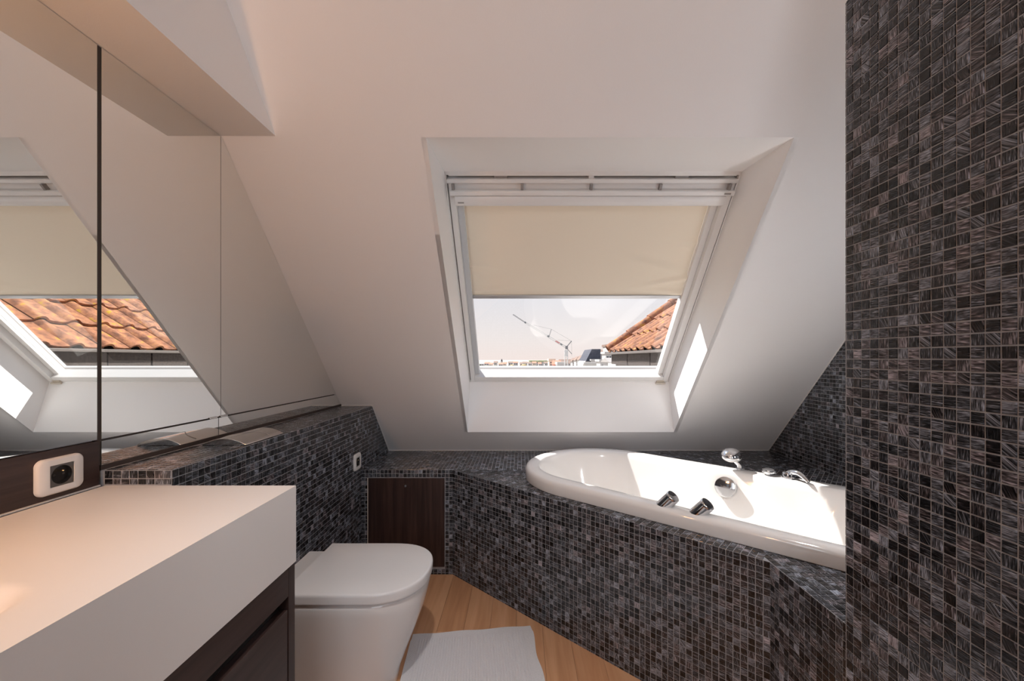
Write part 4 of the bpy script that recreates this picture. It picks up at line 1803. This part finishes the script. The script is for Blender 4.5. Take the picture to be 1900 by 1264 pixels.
def outside():
    g = MB()
    g.quad((-900, 14, -9), (900, 14, -9), (900, 2200, -9), (-900, 2200, -9))
    o = g.build('ground', 'ground_far')
    tag(o, 'distant pale ground far below the skylight', 'ground', kind='structure')
    neighbour_roof()
    crane()
    house('apartment_house', 'cream house with red roof side near the crane', 1019, 1030, 666, 670, 158, 'house_cream', 'house_cream', 8, 'flat', (2, 2))
    house('apartment_house', 'house with a red tiled roof beside the crane foot', 1028.5, 1041, 669, 676, 146, 'roof_red', 'roof_red', 9, 'gable', (2, 0))
    house('apartment_house', 'grey dormered house right of the red roof', 1035, 1048, 672, 677, 130, 'house_grey', 'house_white', 8, 'flat', (3, 1))
    house('apartment_house', 'grey house directly behind the crane tower', 1040, 1066, 667, 674, 170, 'house_grey', 'roof_brown', 9, 'gable', (5, 2))
    for i, (x0, x1, yt, ye) in enumerate(((1062, 1070, 664, 670), (1069, 1077, 661.5, 668), (1076, 1085, 659.5, 667))):
        house('gabled_house', 'white gabled house with brown roof, %s in the row of three' % ('left', 'middle', 'right')[i], x0 + .35, x1 - .35, yt, ye, 112 - 6 * i, 'house_white', 'roof_brown', 5, 'front', (3, 2))
    house('dark_roof_house', 'large house with a steep dark blue roof', 1086, 1114, 648, 670, 78, 'house_white', 'roof_dark', 9, 'left', (0, 0))
    house('terrace_block', 'low white terrace block below the dark blue roof', 1085, 1112, 672.5, 676, 73.5, 'house_white', 'house_white', 2, 'flat', (4, 1))
    house('terrace_block', 'small white rooftop block in front of the dark roof', 1098, 1111, 668, 669.5, 76.5, 'house_white', 'house_white', 2, 'flat', (3, 1))
    house('brown_roof_house', 'brown roofed house behind the dark blue roof', 1110, 1136, 648, 655, 90, 'house_grey', 'roof_brown', 8, 'gable', (0, 0))
    house('dormer_house', 'house with a row of dark roof windows beside the orange roof', 1133, 1156, 638, 642, 84, 'house_white', 'roof_brown', 8, 'flat', (4, 1))
    house('white_turret', 'small white rooftop turret left of the dark fascia', 1124, 1136, 655, 656.5, 63, 'house_white', 'house_white', 3, 'flat', (2, 1))
    house('white_frame_block', 'white framed balcony block beside the turret', 1114, 1133, 669.5, 671, 58, 'house_white', 'house_white', 3, 'flat', (2, 1))
    house('flat_roof_block', 'pale stepped rooftop block low by the dark fascia', 1145, 1176, 678, 680, 40, 'house_white', 'house_white', 3, 'flat', (0, 0))
    house('grey_rooftop', 'grey roofed block under the dark fascia', 1134, 1162, 664, 671, 50, 'house_grey', 'roof_flat', 5, 'gable', (2, 0))
    house('long_building', 'long flat green-roofed building on the horizon', 982, 1020, 669, 672, 430, 'house_grey', 'leaf_pale', 20, 'flat', (9, 2))
    ORD = ['first', 'second', 'third', 'fourth', 'fifth', 'sixth', 'seventh', 'eighth', 'ninth', 'tenth', 'eleventh', 'twelfth', 'thirteenth', 'fourteenth']
    rs = random.Random(5)
    mats_ = ['house_white', 'house_grey', 'house_cream']
    adj = ['white', 'grey', 'cream']
    for i in range(14):
        x = 889 + i * 9.2 + rs.uniform(-2, 2)
        k = i % 3
        yy = 674 + rs.uniform(-1.5, 2)
        house('distant_house', 'tiny distant %s house on the horizon, %s from the left window edge' % (adj[k], ORD[i]), x, x + rs.uniform(5, 9), yy - 2.6, yy, 260 + rs.uniform(-30, 60), mats_[k], rs.choice(['roof_red', 'roof_brown', 'house_grey']), 10, 'gable', (2, 1), group='tiny %s houses on the horizon' % adj[k])
    # church spire
    a = OUT(931, 676, 330)
    t = OUT(931, 669, 330)
    root = empty('church_tower', (a.x, 330, -9), 'small dark church spire on the horizon', 'church')
    MB().box((a.x - .8, 329.2, -9), (a.x + .8, 330.8, t.z - .6)).build('tower', 'house_grey', root)
    m = MB()
    m.lathe((a.x, 330, t.z - .7), (0, 0, 1), [(0, 0), (1.0, 0), (.02, 2.2)], 6)
    m.build('spire', 'roof_dark', root)
    for i, (x, y, r, k) in enumerate(((950, 679, 4.4, 'gold'), (972, 678.5, 4.6, 'gold'), (903, 680, 3.4, 'pale'), (911, 681, 3.2, 'pale'), (920, 680, 3.4, 'pale'), (929, 681, 3.2, 'pale'), (890, 677, 3.0, 'dark'), (940, 681, 3.0, 'dark'), (960, 681, 3.0, 'dark'), (984, 681, 3.0, 'dark'), (1000, 682, 3.0, 'pale'))):
        D = 200
        lab = {'gold': 'golden leafed tree among the distant houses, %s' % ('left one' if x < 960 else 'right one'), 'pale': 'pale green tree on the horizon, %s pale one from the left' % ORD[max(0, len([q for q in (903, 911, 920, 929, 1000) if q < x]))], 'dark': 'dark small distant tree, %s dark one from the left' % ORD[len([q for q in (890, 940, 960, 984) if q < x])]}[k]
        tree(lab, x, y, D, r * D / F, 'leaf_' + k, 'distant %s trees' % k)


# ------------------------------------------------------------------ build
floor()
walls()
partition()
bath_side_wall()
ledge_wall()
bath_surround()
seals()
mirrors()
vanity()
bathtub()
handset()
access_panel()
toilet()
bath_mat()
flush_plate()
socket((XM + .004, .938, .946), .094, .083, 'white framed power socket on the dark splashback above the counter')
socket((XL + .0015, 2.198, .652), .082, .090, 'small white power socket on the tiled ledge wall')
skylight()
blind()
fill_globe_lamp('added_mirror_lamp', (XM + .0015, .42, 1.36), (1, 0, 0), .034, 'added_warm_globe', 'added warm globe lamp on the large mirror above the basin', 'added mirror lamps')  # unseen globe added for the warm light on counter and soffit
fill_globe_lamp('added_mirror_lamp', (XM + .0015, -.35, 1.36), (1, 0, 0), .034, 'added_warm_globe', 'added warm globe lamp on the large mirror behind the viewer', 'added mirror lamps')  # second unseen globe, added for more warm fill
COOL = (1.0, 0.96, 0.95)
fill_downlight(-.10, .30, ZCEIL, 'added adjustable ceiling spotlight aimed at the floor', 46, COOL, 'added ceiling spotlights', (.02, 1.50, 0), 74, .9)  # unseen spot added to brighten floor and mat
fill_globe_lamp('fill_wall_lamp', (1.25, YW + .0015, 1.16), (0, 1, 0), .05, 'fill_globe', 'added small opal globe fill lamp at the foot of the bath behind the partition')  # unseen glowing globe added to fill the right part of the slope
outside()
